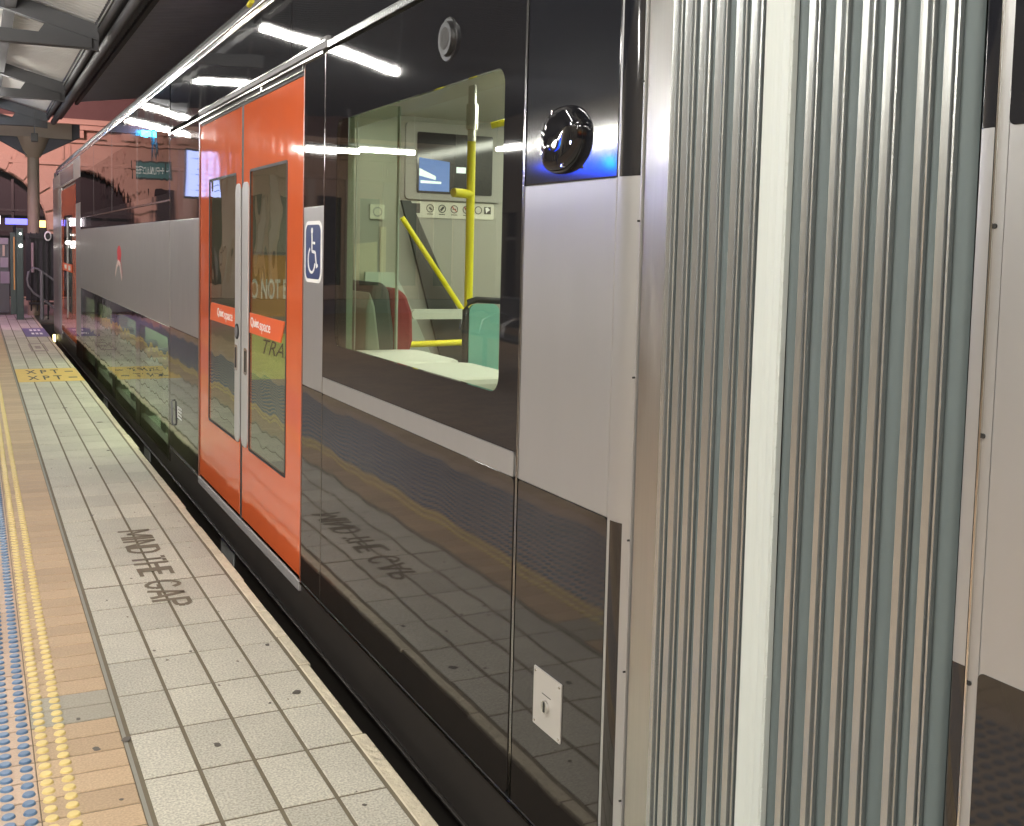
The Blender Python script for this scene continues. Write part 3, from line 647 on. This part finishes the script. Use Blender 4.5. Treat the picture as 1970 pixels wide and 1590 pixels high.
b = MB(); b.box(1.262, 1.30, 2.45, 4.1, FI, 1.055); b.build('window_ledge', m_wall, car, .01)
# lower and upper saloon interiors
b = MB(); b.box(1.26, 4.08, 7.02, 14.7, -.42, -.38); b.box(1.75, 1.78, 7.05, 14.68, -.38, .80); b.build('lower_saloon', mat('saloon_green', (.33, .42, .32), .6), car)
b = MB(); b.box(1.26, 1.62, 7.9, 14.6, -.38, -.06); b.build('saloon_ledge', m_green, car, .02)
b = MB(); b.box(1.32, 1.72, 7.1, 14.6, .76, .772); b.build('saloon_lamp', emit('saloon_lamp', (.92, 1, .82), 5), car)
for k in range(7):
    y = 8.05+.95*k; q = MB(); q.prism([(y, -.38), (y-.04, .42), (y+.02, .46), (y+.08, .42), (y+.12, -.38)], lambda a, c, d: (d, a, c), 1.34, 1.72); q.build('saloon_seat', m_seatg, car, .03)
b = MB(); b.box(1.26, 4.08, 7.02, 14.7, 1.20, 1.24); b.box(2.6, 2.62, 7.02, 14.7, 1.24, 2.5); b.box(1.26, 4.08, 7.02, 7.06, -.38, 2.5); b.box(1.26, 4.08, 14.66, 14.7, -.38, 2.5); b.build('upper_saloon', mat('upper_saloon', (.25, .24, .2), .6), car)
b = MB(); b.box(4.09, 4.12, 1.95, 20, -1.0, 2.6); b.build('far_side_wall', m_dark, car)

# banner hung in the vestibule behind the door glass
bn = thing('warning_banner', 'brown banner reading DO NOT ENTER hung inside the doorway, green sheet below it', 'banner', (1.7, 6.45, 1.0))
b = MB(); b.box(1.44, 1.91, 6.44, 6.45, 1.035, 1.40); b.build('banner_sheet', mat('brown_cloth', (.55, .31, .11), .8, var=.1), bn)
text('lettering', 'DO NOT ENTER', (1.425, 6.438, 1.14), (1, 0, 0), (0, 0, 1), .39, .12, m_white, bn, bold=.025, thick=.001)
b = MB(); b.box(1.44, 1.91, 6.44, 6.45, .66, .93); b.build('green_sheet', mat('green_sheet', (.62, .74, .22), .7), bn)
text('lettering', 'TRAIN', (1.52, 6.438, .82), (1, 0, -.25), (.25, 0, 1), .22, .085, m_rubd, bn, thick=.001)
b = MB(); b.box(1.38, 1.392, 6.43, 6.46, .30, 1.42); b.box(1.38, 1.91, 6.43, 6.46, 1.405, 1.42); b.build('banner_frame', m_band, bn)

# ================================================================ gangway bellows
bel = thing('gangway_bellows', 'ribbed grey rubber and aluminium gangway bellows between the two carriages', 'train gangway', (D, 1.4, 0))
ribs = [(1.777, 1.763, 1.749, 1.745), (1.737, 1.718, 1.705, 1.701), (1.689, 1.671, 1.659, 1.654), (1.640, 1.618, 1.611, 1.607), (1.582, 1.564, 1.555, 1.551), (1.539, 1.522, 1.512, 1.507),
        (1.393, 1.377, 1.369, 1.366), (1.332, 1.318, 1.308, 1.304), (1.275, 1.260, 1.250, 1.247), (1.226, 1.209, 1.201, 1.197), (1.160, 1.145, 1.136, 1.133), (1.113, 1.097, 1.091, 1.087)]
ZN = 44
def sweep(name, prof, m, parent, wob=.0005, seed=0, x0=D):
    rnd = random.Random(seed); ph = [rnd.uniform(0, 6.28) for _ in range(4)]
    b = MB(); n = len(prof); vs = []
    for i in range(ZN+1):
        z = -.9+3.9*i/ZN
        dy = wob*(math.sin(z*2.3+ph[0])+.6*math.sin(z*6.1+ph[1])); dx = wob*.8*(math.sin(z*3.1+ph[2])+.5*math.sin(z*8+ph[3]))
        vs += [(x0+px+dx, py+dy, z) for px, py in prof]
    b.add(vs, [(i*n+k, i*n+k+1, (i+1)*n+k+1, (i+1)*n+k) for i in range(ZN) for k in range(n-1)], 0, False)
    o = b.build(name, m, parent)
    return o
for i, (a, b1, c1, d1) in enumerate(ribs):
    prof = [(.016, a+.0005), (.003, a), (0, a-.002), (.0012, (a+b1)/2+.001), (.0, (a+b1)/2), (.001, b1+.001), (.004, b1), (.014, b1-.0005), (.017, (b1+c1)/2), (.014, c1+.001), (.0005, c1), (-.001, (c1+d1)/2), (.0005, d1), (.016, d1-.0003)]
    sweep('rib', prof, m_alu, bel, seed=i)
    nxt = ribs[i+1][0] if i+1 < len(ribs) else 1.058
    if i == 5: nxt = 1.497
    n = 9; w = d1-nxt
    prof = [(.004+.010*(1-math.sin(PI*k/n)**.5), d1+.002-(w+.004)*k/n) for k in range(n+1)]
    o = sweep('bellows_fold', prof, m_rub, bel, seed=i+50)
    for p in o.data.polygons: p.use_smooth = True
prof = [(.03, 1.4965), (-.001, 1.496), (-.004, 1.493), (-.0035, 1.478), (-.0025, 1.468), (-.0030, 1.458), (-.0022, 1.450), (-.0040, 1.440), (-.0045, 1.430), (-.001, 1.4265), (.010, 1.426)]
o = sweep('sealing_strip', prof, m_strip, bel, .0008, 99)
b = MB(); z = -.8
while z < 3: b.box(D-.003, D+.001, 1.4235, 1.4262, z, z+.036); z += .0395
b.build('strip_stitching', m_strip, bel)
n = 9; prof = [(.004+.010*(1-math.sin(PI*k/n)**.5), 1.426-.033*k/n) for k in range(n+1)]
sweep('bellows_fold', prof, m_rub, bel, seed=71)
b = MB(); b.box(D+.055, D+.09, 1.0, 1.80, -.9, 3.0); b.build('bellows_backing', m_rubd, bel)

# ================================================================ next carriage
nc = thing('train_carriage', 'near end of the next silver and black carriage, right of the gangway bellows', 'train carriage', (D, .4, 0))
zN0, zN1 = .901, 1.630
def curve_edge(p, z0, z1, m):
    b = MB(); n = 8; pts = [(D+.030*(1-math.sin(PI/2*k/n)), 1.056-.014*(1-math.cos(PI/2*k/n)) if 0 else 1.056-.016*k/n) for k in range(n+1)]+[(D, 1.021)]
    vs = [(px, py, z) for z in (z0, z1) for px, py in pts]; q = len(pts)
    b.add(vs, [(k, k+1, q+k+1, q+k) for k in range(q-1)], 0, True); return b.build('corner_trim', m, p)
curve_edge(nc, -.8, zN0, m_dark); curve_edge(nc, zN0+.0005, zN1-.0005, m_silver); curve_edge(nc, zN1, 2.95, m_blackw)
b = MB(); b.box(D+.002, D+.03, 1.0005, 1.0195, -.8, 2.95); b.build('seam_base', m_silver, nc)
b = MB(); b.box(D-.0015, D+.02, 1.0155, 1.0185, -.8, 2.95); b.build('seam_trim', m_chrome, nc)
for z in (-.2, .12, .60, .88, 1.22, 1.50, 1.80): b = MB(); b.tube([(D, 1.0135, z), (D+.01, 1.0135, z)], .0035, 8); b.build('rivet', m_rubd, nc)
panel(nc, 'lower_panel', -2.2, .9995, -.4, zN0, m_dark, r=.01); panel(nc, 'waist_panel', -2.2, 1.0, zN0-.02, zN1+.02, m_silver, x=D+.0012)
panel(nc, 'upper_panel', -2.2, .9995, zN1, 2.9, m_blackw, r=.01)
b = MB(); b.box(D+.05, 4.1, -6, 1.0, -1.0, 3.0); b.build('body', m_skirt, nc)
b = MB(); b.box(D, D+.04, -6, -2.22, -.4, zN0); b.box(D, D+.04, -6, -2.22, zN1, 2.9); b.build('side_panel', m_dark, nc)
b = MB(); b.box(D, D+.04, -6, -2.22, zN0+.001, zN1-.001); b.build('waist_panel', m_silver, nc)

# ================================================================ canopy
cn = thing('platform_canopy', 'pale corrugated platform canopy roof with dark edge gutter, upper left', 'canopy', (0, 8, 3.6))
def corr(name, x0, z0, x1, z1, y0, y1, pitch, amp, m, parent):
    b = MB(); n = int((y1-y0)/pitch*4); vs = []
    for k in range(n+1):
        yy = y0+(y1-y0)*k/n; d = amp*(1 if (k % 4) in (1, 2) else -1)
        vs += [(x0, yy, z0+d), (x1, yy, z1+d)]
    b.add(vs, [(2*k, 2*k+1, 2*k+3, 2*k+2) for k in range(n)]); return b.build(name, m, parent)
corr('roof_sheet', 1.15, 3.72, -.35, 4.12, -7, 22, .12, .020, m_ceil, cn)
corr('inner_roof_sheet', -.36, 4.12, -7.5, 4.2, -7, 22, .12, .012, mat('unlit_sheet', (.05, .052, .06), .7), cn)  # colour darkened to stand for an unlit roof, keeping panel reflections dim
b = MB(); b.box(1.17, 1.40, -7, 21, 3.66, 3.80); b.box(1.30, 1.42, -7, 21, 3.60, 3.66); b.build('gutter', m_beam, cn)
b = MB(); b.tube([(1.19, -7, 3.60), (1.19, 21, 3.60)], .035, 12); b.tube([(1.29, -7, 3.55), (1.29, 21, 3.55)], .05, 12); b.build('pipe', m_beam, cn)
b = MB(); b.box(1.145, 1.155, -7, 21, 3.63, 3.645); b.build('edge_strip', mat('edge_strip', (.6, .6, .6), .3, metal=.5), cn)
for yb in (-2.5, 2.5, 7.5, 12.0, 16.6, 20.6):
    b = MB(); b.prism([(1.17, 3.50), (1.17, 3.66), (-.36, 4.07), (-.36, 3.9)], lambda a, c, d: (a, d, c), yb, yb+.10)
    b.prism([(1.10, 3.42), (1.10, 3.52), (-.40, 3.55), (-.40, 3.40)], lambda a, c, d: (a, d, c), yb-.02, yb+.12)
    b.prism([(1.17, 3.40), (1.17, 3.66), (.75, 3.77), (.55, 3.45)], lambda a, c, d: (a, d, c), yb+.02, yb+.08)
    o = b.build('roof_truss', m_beam, cn)
b = MB()
for x in (.35, -.3): b.box(x-.05, x+.05, -7, 21, 3.55+.0-(x-1.15)*.268-.03, 3.62-(x-1.15)*.268)
b.build('purlin', m_beam, cn)
tc2 = thing('track_canopy', 'dark corrugated roof spanning over the train beyond the gutter', 'canopy', (4, 8, 4))
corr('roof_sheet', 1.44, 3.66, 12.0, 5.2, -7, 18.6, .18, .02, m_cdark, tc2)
b = MB(); b.box(1.45, 1.5, -7, 18.6, 3.60, 3.66); b.build('edge_angle', m_beam, tc2)
# column with bracket
cl = thing('canopy_column', 'brown round iron canopy column with flared capital, beyond the platform end', 'column', (1.06, 23.3, 0))
b = MB(); b.tube([(1.06, 23.3, 0), (1.06, 23.3, 3.1)], .125, 20, r2=.105); b.build('shaft', m_col, cl)
b = MB(); b.tube([(1.06, 23.3, 3.08), (1.06, 23.3, 3.2), (1.06, 23.3, 3.45)], .13, 20, r2=.30); b.box(.35, 1.75, 23.15, 23.45, 3.45, 3.75); b.build('capital', m_col, cl)
b = MB(); b.prism([(.95, 3.1), (-.6, 3.95), (-.6, 4.15), (.75, 3.8)], lambda a, c, d: (a, d, c), 23.2, 23.38); b.prism([(1.17, 3.1), (1.9, 3.5), (1.9, 3.75), (1.17, 3.75)], lambda a, c, d: (a, d, c), 23.2, 23.38); b.build('bracket', m_beam, cl)

# ================================================================ fluorescent lamps
LC = (1.0, .975, .90)
def tube_lamp(a, c, label, s, hang=.5):
    a = Vector(a); c = Vector(c); mid = (a+c)/2
    t = thing('fluorescent_lamp', label, 'lamp', mid, 'fluorescent lamps under the canopy')
    b = MB(); b.tube([a, c], .032, 10); b.build('tube', emit('tube_glow', LC, s), t)
    b = MB(); up = Vector((0, 0, .065)); b.tube([a+up, c+up], .03, 6); b.tube([a+up, a+up+Vector((0, 0, hang))], .008, 6); b.tube([c+up, c+up+Vector((0, 0, hang))], .008, 6); b.build('housing', m_band, t)
ES = 120
tube_lamp((.21, 9.5, 3.357), (-1.06, 9.5, 3.06), 'bright tube lamp reflected across the top corner of the big train window', ES*.55)
tube_lamp((.04, 13.5, 3.437), (-.59, 13.5, 3.432), 'tube lamp reflected in the black cove above the left door leaf', ES*.55)
tube_lamp((-1.74, 15, 2.82), (-2.51, 15, 2.824), 'low tube lamp reflected beside the right door leaf', ES*.55)
tube_lamp((-2.52, 15.5, 2.905), (-3.55, 15.5, 2.908), 'tube lamp reflected across the middle of the big window', ES*.55)
tube_lamp((-4.68, 15, 2.996), (-5.14, 15, 3.065), 'tube lamp reflected at the right edge of the big window', ES*.55)
tube_lamp((.30, 17.5, 3.30), (-.6, 17.5, 3.132), 'far tube lamp reflected over the upper deck windows, lower streak', ES*.55)
tube_lamp((.19, 16.5, 3.414), (-.43, 16.5, 3.276), 'far tube lamp reflected over the upper deck windows, upper streak', ES*.55)
tube_lamp((-5.6, 15, 3.12), (-7.3, 15, 3.45), 'tube lamp reflected behind the black camera dome', ES*1.3)
for k, yy in enumerate((-3.5, .3, 3.6)):
    tube_lamp((-1.4, yy, 3.55), (-.1, yy, 3.55), ('tube lamp under the canopy behind the camera', 'tube lamp under the canopy straight above the camera', 'tube lamp under the canopy ahead of the camera, out of view')[k], ES*1.3)
    tube_lamp((-6.6, yy+.2, 3.3), (-5.0, yy+.2, 3.3), ('added outer fill tube lamp behind the camera near the cream building', 'added outer fill tube lamp left of the camera near the cream building', 'added outer fill tube lamp ahead of the camera near the cream building')[k], ES*.95)  # unseen outer tubes, added to brighten the train side
    tube_lamp((-4.2, yy+.8, 3.5), (-2.9, yy+.8, 3.5), ('added inner fill tube lamp behind the camera', 'added inner fill tube lamp left of the camera', 'added inner fill tube lamp ahead and left of the camera')[k], ES)  # inner row out of view, also added to lift light on the train

# ================================================================ things on the platform, seen mostly as reflections
def board(name, x0, x1, y, z0, z1, m, label, cat, th=.08, frame=m_fence):
    t = thing(name, label, cat, ((x0+x1)/2, y, z0))
    b = MB(); b.box(x0-.03, x1+.03, y, y+th, z0-.03, z1+.03); b.build('case', frame, t)
    b = MB(); b.box(x0, x1, y-.004, y-.001, z0, z1); f = b.build('face', m, t)
    b = MB(); b.tube([((x0+x1)/2, y+th/2, z1+.03), ((x0+x1)/2, y+th/2, 4.0)], .015, 8); b.build('hanger', m_band, t)
    return t, f
t, f = board('departure_screen', -.72, -.30, 16, 2.14, 2.78, emit('screen_glow', (.42, .50, 1.0), 1.5), 'blue-white portrait departure screen reflected beside the red-orange door', 'screen')
b = MB()
for k in range(7): b.box(-.69, -.40-.05*(k % 3), 15.993, 15.9955, 2.22+.075*k, 2.235+.075*k)
b.build('screen_lines', emit('screen_lines', (.15, .25, .7), .8), t)
t, f = board('police_sign', -.70, -.16, 20, 2.60, 2.86, mat('police_teal', (.05, .16, .17), .5), 'teal POLICE sign with arrow, reflected mirrored in the upper deck glass', 'sign')
text('lettering', 'POLICE', (-.52, 19.994, 2.66), (1, 0, 0), (0, 0, 1), .34, .13, m_white, t, bold=.01, thick=.001)
b = MB(); stroke(b, [(-.67, 2.73), (-.56, 2.73)], .02, 19.990, 19.993, XZ); stroke(b, [(-.59, 2.78), (-.55, 2.73), (-.59, 2.68)], .018, 19.989, 19.992, XZ); b.build('arrow', m_white, t)
t = thing('blue_lamp', 'small blue lamp hanging by the far tube lamps', 'lamp', (-.37, 20, 3.3)); b = MB(); b.tube([(-.42, 20, 3.36), (-.22, 20, 3.36)], .05, 12); b.build('lens', emit('blue_lens', (.03, .45, 1), 30), t); b = MB(); b.tube([(-.32, 20, 3.41), (-.32, 20, 4.2)], .012, 8); b.build('hanger', m_band, t)
t = thing('help_point', 'platform help point post with a blue light, reflected below the camera dome', 'help point', (-1.2, 6.0, 0))
b = MB(); b.tube([(-1.2, 6.02, 0), (-1.2, 6.02, 1.90)], .07, 14); b.build('post', m_blue, t)
b = MB(); b.prism([(-1.27, 1.95), (-.72, 1.97), (-.76, 2.0), (-.98, 2.06), (-1.12, 2.14), (-1.27, 2.17)], XZ, 5.97, 6.07); b.build('light', emit('help_light', (.0, .05, 1), 9), t)
b = MB(); b.tube([(-1.20, 5.95, 2.0), (-1.17, 5.95, 2.07)], .018, 10); b.build('lamp_core', emit('help_core', (0, .7, 1), 16), t)
# bench
bc = thing('platform_bench', 'metal platform bench with curved armrests, reflected in the low part of the big window', 'bench', (-3.2, 11, 0))
b = MB(); b.box(-3.5, -3.1, 9.6, 12.6, .42, .46); b.build('seat', m_band, bc, .01)
b = MB(); b.box(-3.56, -3.5, 9.6, 12.6, .55, .9); b.build('backrest', m_band, bc, .01)
for k in range(6):
    y = 9.6+.6*k; b = MB(); b.tube([(-3.5, y, .66), (-3.4, y, .70), (-3.25, y, .69), (-3.12, y, .62), (-3.08, y, .46)], .016, 8); b.build('armrest', m_chrome, bc)
for y in (9.9, 11.1, 12.3): b = MB(); b.tube([(-3.3, y, 0), (-3.3, y, .42)], .03, 8); b.build('leg', m_band, bc)
# station building along the platform (left, out of view, lit and reflected)
sb = thing('platform_building', 'cream platform building with dark doors and windows, left of the view', 'building', (-8.2, 8, 0))
wins = []
y = -6
hol = []
while y < 21: hol.append(rrect(y, y+1.1, .9 if int(y) % 2 else .05, 2.3, .02, 2)); y += 2.6
plate('wall', [(-6.9, 0), (23.4, 0), (23.4, 4.6), (-6.9, 4.6)], hol, YZ, -7.6, -7.9, mat('cream_wall', (.36, .31, .24), .8, var=.1, vscale=2), sb)
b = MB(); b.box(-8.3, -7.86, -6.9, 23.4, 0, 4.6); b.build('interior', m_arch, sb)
b = MB()
y = -6
while y < 21: b.box(-7.86, -7.85, y+.52, y+.58, .05, 2.3); b.box(-7.86, -7.85, y, y+1.1, 1.7, 1.76); y += 2.6
b.build('glazing_bar', m_wall, sb)

# ================================================================ background building at the concourse
st = thing('sandstone_facade', 'pink-lit sandstone station facade with dark arch and cornice, beyond the platform end', 'building', (2, 30.3, 0))
def arc(cx, cz, r, a0, a1, n=18): return [(cx+r*math.cos(rad(a0+(a1-a0)*k/n)), cz+r*math.sin(rad(a0+(a1-a0)*k/n))) for k in range(n+1)]
YF = 30.3
aw = []
for cx in (.10, 5.1): aw.append([(cx+1.6, 0.02)]+arc(cx, 1.72, 1.6, 0, 180)+[(cx-1.6, 0.02)])
plate('wall', [(-16, 0), (12, 0), (12, 4.6), (-16, 4.6)], aw, XZ, YF, YF+.5, m_stone, st)
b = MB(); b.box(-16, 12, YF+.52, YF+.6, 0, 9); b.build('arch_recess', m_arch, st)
for cx in (.10, 5.1):
    b = MB()
    for k in range(11):
        a0 = 180*k/11+1.2; a1 = 180*(k+1)/11-1.2; r1 = 2.12 if k % 2 else 2.0
        p = arc(cx, 1.72, 1.62, a0, a1, 3)+arc(cx, 1.72, r1, a1, a0, 3); b.prism(p, XZ, YF-.09, YF-.002)
    b.build('voussoirs', m_stone, st, .01)
    b = MB(); b.box(cx-1.6, cx+1.6, YF+.15, YF+.2, 1.68, 1.75); b.box(cx-1.6, cx+1.6, YF+.15, YF+.2, 2.2, 2.25)
    for q in (-.8, 0, .8): b.box(cx+q-.03, cx+q+.03, YF+.2, YF+.25, 0, 3.0)
    b.build('arch_glazing', m_fence, st)
b = MB()
b.box(-16, 12, YF-.14, YF-.003, 3.98, 4.06); b.box(-16, 12, YF-.30, YF-.003, 4.30, 4.42); b.box(-16, 12, YF-.36, YF-.003, 4.43, 4.52); b.box(-16, 12, YF-.10, YF-.003, 3.40, 3.48)
x = -15.8
while x < 12: b.box(x, x+.36, YF-.24, YF-.142, 4.10, 4.295); x += .72
x = -15.8
while x < 12: b.box(x, x+.05, YF-.06, YF-.003, 3.55, 3.93); b.box(x+.16, x+.21, YF-.06, YF-.003, 3.55, 3.93); x += 1.05
b.build('cornice', m_stone, st, .01)
b = MB(); b.box(-16, 12, YF, YF+.5, 4.601, 9); b.build('upper_wall', mat('shaded_stone', (.12, .075, .07), .8, var=.2, vscale=2), st)  # shade above the floodlights' reach, put into a darker stone colour
m_pil = mat('pilaster_stone', (.50, .42, .36), .8, var=.15, vscale=3)
xx = -15.5
while xx < -2.2:
    b = MB(); b.box(xx, xx+.32, YF-.12, YF-.004, 0, 3.4); b.build('pilaster', m_pil, st)
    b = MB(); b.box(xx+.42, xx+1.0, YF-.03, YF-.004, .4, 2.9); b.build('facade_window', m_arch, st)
    xx += 1.15
b = MB(); b.box(-16, 12, YF-.2, YF-.003, 5.6, 5.75); b.box(-16, 12, YF-.25, YF-.003, 7.4, 7.6); b.build('string_course', m_arch, st)
b = MB(); x = -15
while x < 12: b.box(x, x+1.0, YF-.02, YF-.004, 5.9, 7.2); x += 2.5
b.build('upper_window', m_arch, st)

# ---- fence, gate post, rails, signs at the platform end
fn = thing('railing_fence', 'black vertical-bar railing across the platform end below the column', 'fence', (1.6, 23.2, 0))
b = MB(); b.box(.95, 2.9, 23.0, 23.05, 1.50, 1.56); b.box(.95, 2.9, 23.0, 23.05, .22, .27); b.build('rail', m_fence, fn)
b = MB(); x = .98
while x < 2.9: b.box(x, x+.022, 23.01, 23.04, .1, 1.62); x += .105
b.build('bars', m_fence, fn)
b = MB(); b.box(.90, 1.9, 23.06, 23.08, .30, 1.60); b.build('infill_panel', mat('infill', (.03, .03, .032), .5), fn)
b = MB(); b.tube([(1.02, 22.95, .85), (1.02, 22.95, 1.42)], .03, 8); b.build('pale_pole', mat('pale_pole', (.35, .3, .27), .5), fn)
hr = thing('looped_handrail', 'looped grey tubular handrail beside the train nose at the platform end', 'handrail', (1.15, 22.2, 0))
b = MB(); pts = [(.90+.0, 22, .62), (.88, 22, .75), (.90, 22, .88), (.97, 22, .96), (1.06, 22, .94), (1.2, 22, .84), (1.35, 22, .72)]; b.tube(pts, .02, 10)
b.tube([(.90, 22, .62), (1.0, 22, .48), (1.15, 22, .38), (1.35, 22, .2)], .02, 10); b.build('rail', m_band, hr)
b = MB(); b.tube([(1.13, 22, 0), (1.13, 22, .9)], .035, 10); b.build('post', m_band, hr)
gpst = thing('gate_post', 'dark green gate post with small white lights and yellow strip', 'gate post', (.76, 22, 0))
b = MB(); b.box(.70, .82, 21.95, 22.1, 0, 1.68); b.box(.60, .70, 22.0, 22.05, .1, 1.6); b.build('post', m_postg, gpst, .006)
b = MB(); b.box(.655, .675, 21.985, 21.998, .55, 1.52); b.build('yellow_strip', mat('strip_yellow', (.6, .3, .08), .5), gpst)
b = MB(); b.tube([(.77, 21.93, 1.58), (.77, 21.95, 1.58)], .018, 10); b.tube([(.775, 21.93, 1.36), (.775, 21.95, 1.36)], .030, 10); b.build('light', emit('post_light', (1, .97, .9), 7), gpst)
gt = thing('ticket_gate', 'row of grey ticket gate cabinets with notices left of the green post', 'ticket gate', (.2, 22.8, 0))
b = MB()
for x in (-1.4, -.7, 0.0): b.box(x, x+.18, 22.3, 23.4, 0, 1.0)
b.box(-2, .62, 23.3, 23.36, .05, 1.5); b.build('cabinet', mat('gate_steel', (.10, .10, .11), .35, metal=.5), gt, .01)
m_not = mat('notice', (.30, .27, .30), .6)
for a_ in ((.44, .60, 23.26, 23.295, 1.38, 1.5), (.46, .60, 23.26, 23.295, .93, 1.12), (.46, .62, 23.26, 23.295, .62, .85)): b = MB(); b.box(*a_); b.build('notice', m_not, gt)
b = MB(); b.box(.50, .54, 23.26, 23.29, 1.15, 1.36); b.box(.42, .44, 23.26, 23.29, 1.0, 1.5); b.build('gate_light', mat('gate_trim', (.5, .4, .3), .5), gt)
lb = thing('blue_light_strip', 'blue and violet illuminated strip sign under the arch', 'sign', (.4, 26, 1.8))
b = MB(); b.box(.62, 1.12, 26, 26.06, 1.80, 1.93); b.build('blue_face', emit('blue_strip', (.16, .16, 1.0), 1.6), lb)
b = MB(); b.box(.25, .52, 26, 26.06, 1.80, 1.98); b.build('white_face', emit('white_strip', (1, .9, .95), 3), lb)
b = MB(); b.tube([(.8, 26.1, 0), (.8, 26.1, 1.8)], .03, 8); b.build('leg', m_fence, lb)
ol = thing('orange_lamp', 'small square orange lamp on the railing between column and train', 'lamp', (1.17, 23.1, 1.6))
b = MB(); b.box(1.15, 1.26, 23.0, 23.04, 1.72, 1.85); b.build('lens', emit('orange_lens', (1, .48, .16), 2.4), ol); b = MB(); b.box(1.14, 1.27, 23.041, 23.08, 1.56, 1.86); b.build('case', m_fence, ol)
rm = thing('round_mirror', 'small white-rimmed round mirror beside the train nose', 'mirror', (1.24, 22.0, 1.5))
b = MB(); n = 20
b.add([(1.235+r*math.cos(2*PI*k/n), 21.95+dy, 1.55+1.5*r*math.sin(2*PI*k/n)) for r, dy in ((.062, 0), (.042, -.01)) for k in range(n)], [(k, (k+1) % n, n+(k+1) % n, n+k) for k in range(n)]); b.build('rim', m_white, rm)
b = MB(); b.tube([(1.235, 21.955, 1.55), (1.235, 21.97, 1.55)], .05, 16); b.tube([(1.235, 22.0, 0), (1.235, 22.0, 1.56)], .015, 8); b.build('body', m_fence, rm)
bs = thing('buffer_stop', 'dark buffer stop at the end of the track', 'buffer stop', (2, 22, -1.1))
b = MB(); b.box(1.1, 4.0, 22.2, 22.5, -.6, -.1); b.box(1.5, 1.7, 22.0, 22.7, -1.2, -.1); b.box(3.2, 3.4, 22.0, 22.7, -1.2, -.1); b.build('beam', m_skirt, bs)
b = MB(); b.box(1.04, 9, 23.3, 23.6, -1.2, -.012); tag(b.build('track_end_wall', m_concrete), kind='structure')
# yellow tie on the roof edge
yt = thing('yellow_cable_tie', 'yellow cord tied over the roof rail at the top of the picture', 'cord', (D, 5.3, 2.58))
b = MB(); b.tube([(D-.005, 5.33, 2.60), (D+.0, 5.33, 2.66), (D-.01, 5.34, 2.72), (D, 5.35, 3.2)], .006, 8); b.tube([(D-.006, 5.30, 2.615), (D-.012, 5.34, 2.60)], .013, 8); b.build('cord', mat('yellow_cord', (.55, .5, .03), .6), yt)

vl = thing('violet_lamp', 'small violet lamp glowing under the canopy left of the column', 'lamp', (.5, 22, 4.2))
b = MB(); b.box(.25, .60, 21.9, 21.98, 4.24, 4.32); b.build('lens', emit('violet_lens', (.25, .12, 1), 20), vl)
b = MB(); b.box(.22, .63, 21.981, 22.05, 4.22, 4.5); b.build('case', m_beam, vl)
sp2 = thing('hanging_speaker', 'small black loudspeaker hanging under the canopy edge near the column', 'loudspeaker', (.9, 19.5, 3.1))
b = MB(); b.box(.86, .96, 19.45, 19.6, 3.06, 3.2); b.build('case', m_fence, sp2, .01); b = MB(); b.tube([(.91, 19.52, 3.2), (.91, 19.52, 3.55)], .01, 8); b.build('bracket', m_beam, sp2)
# coloured floodlights on the facade (violet-pink wash)
def flood(loc, target, col, e, size, label):
    l = bpy.data.lights.new('floodlight', 'SPOT'); l.color = col; l.energy = e; l.spot_size = rad(110); l.spot_blend = .8; l.shadow_soft_size = size
    o = bpy.data.objects.new('floodlight', l); COL.objects.link(o); o.location = loc
    o.rotation_euler = (Vector(target)-Vector(loc)).to_track_quat('-Z', 'Y').to_euler(); tag(o, label, 'floodlight')
flood((.5, 24.8, 4.9), (1.5, 30.3, 3), (1, .53, .54), 900, .2, 'pink floodlight washing the sandstone facade')
flood((-5, 24.8, 4.9), (-6, 30.3, 3), (1, .62, .52), 160, .2, 'second pink floodlight on the facade, further left')
flood((-.6, 20.5, 4.0), (.3, 21.5, 0), (1, .50, .85), 260, .2, 'violet floodlight over the platform end')
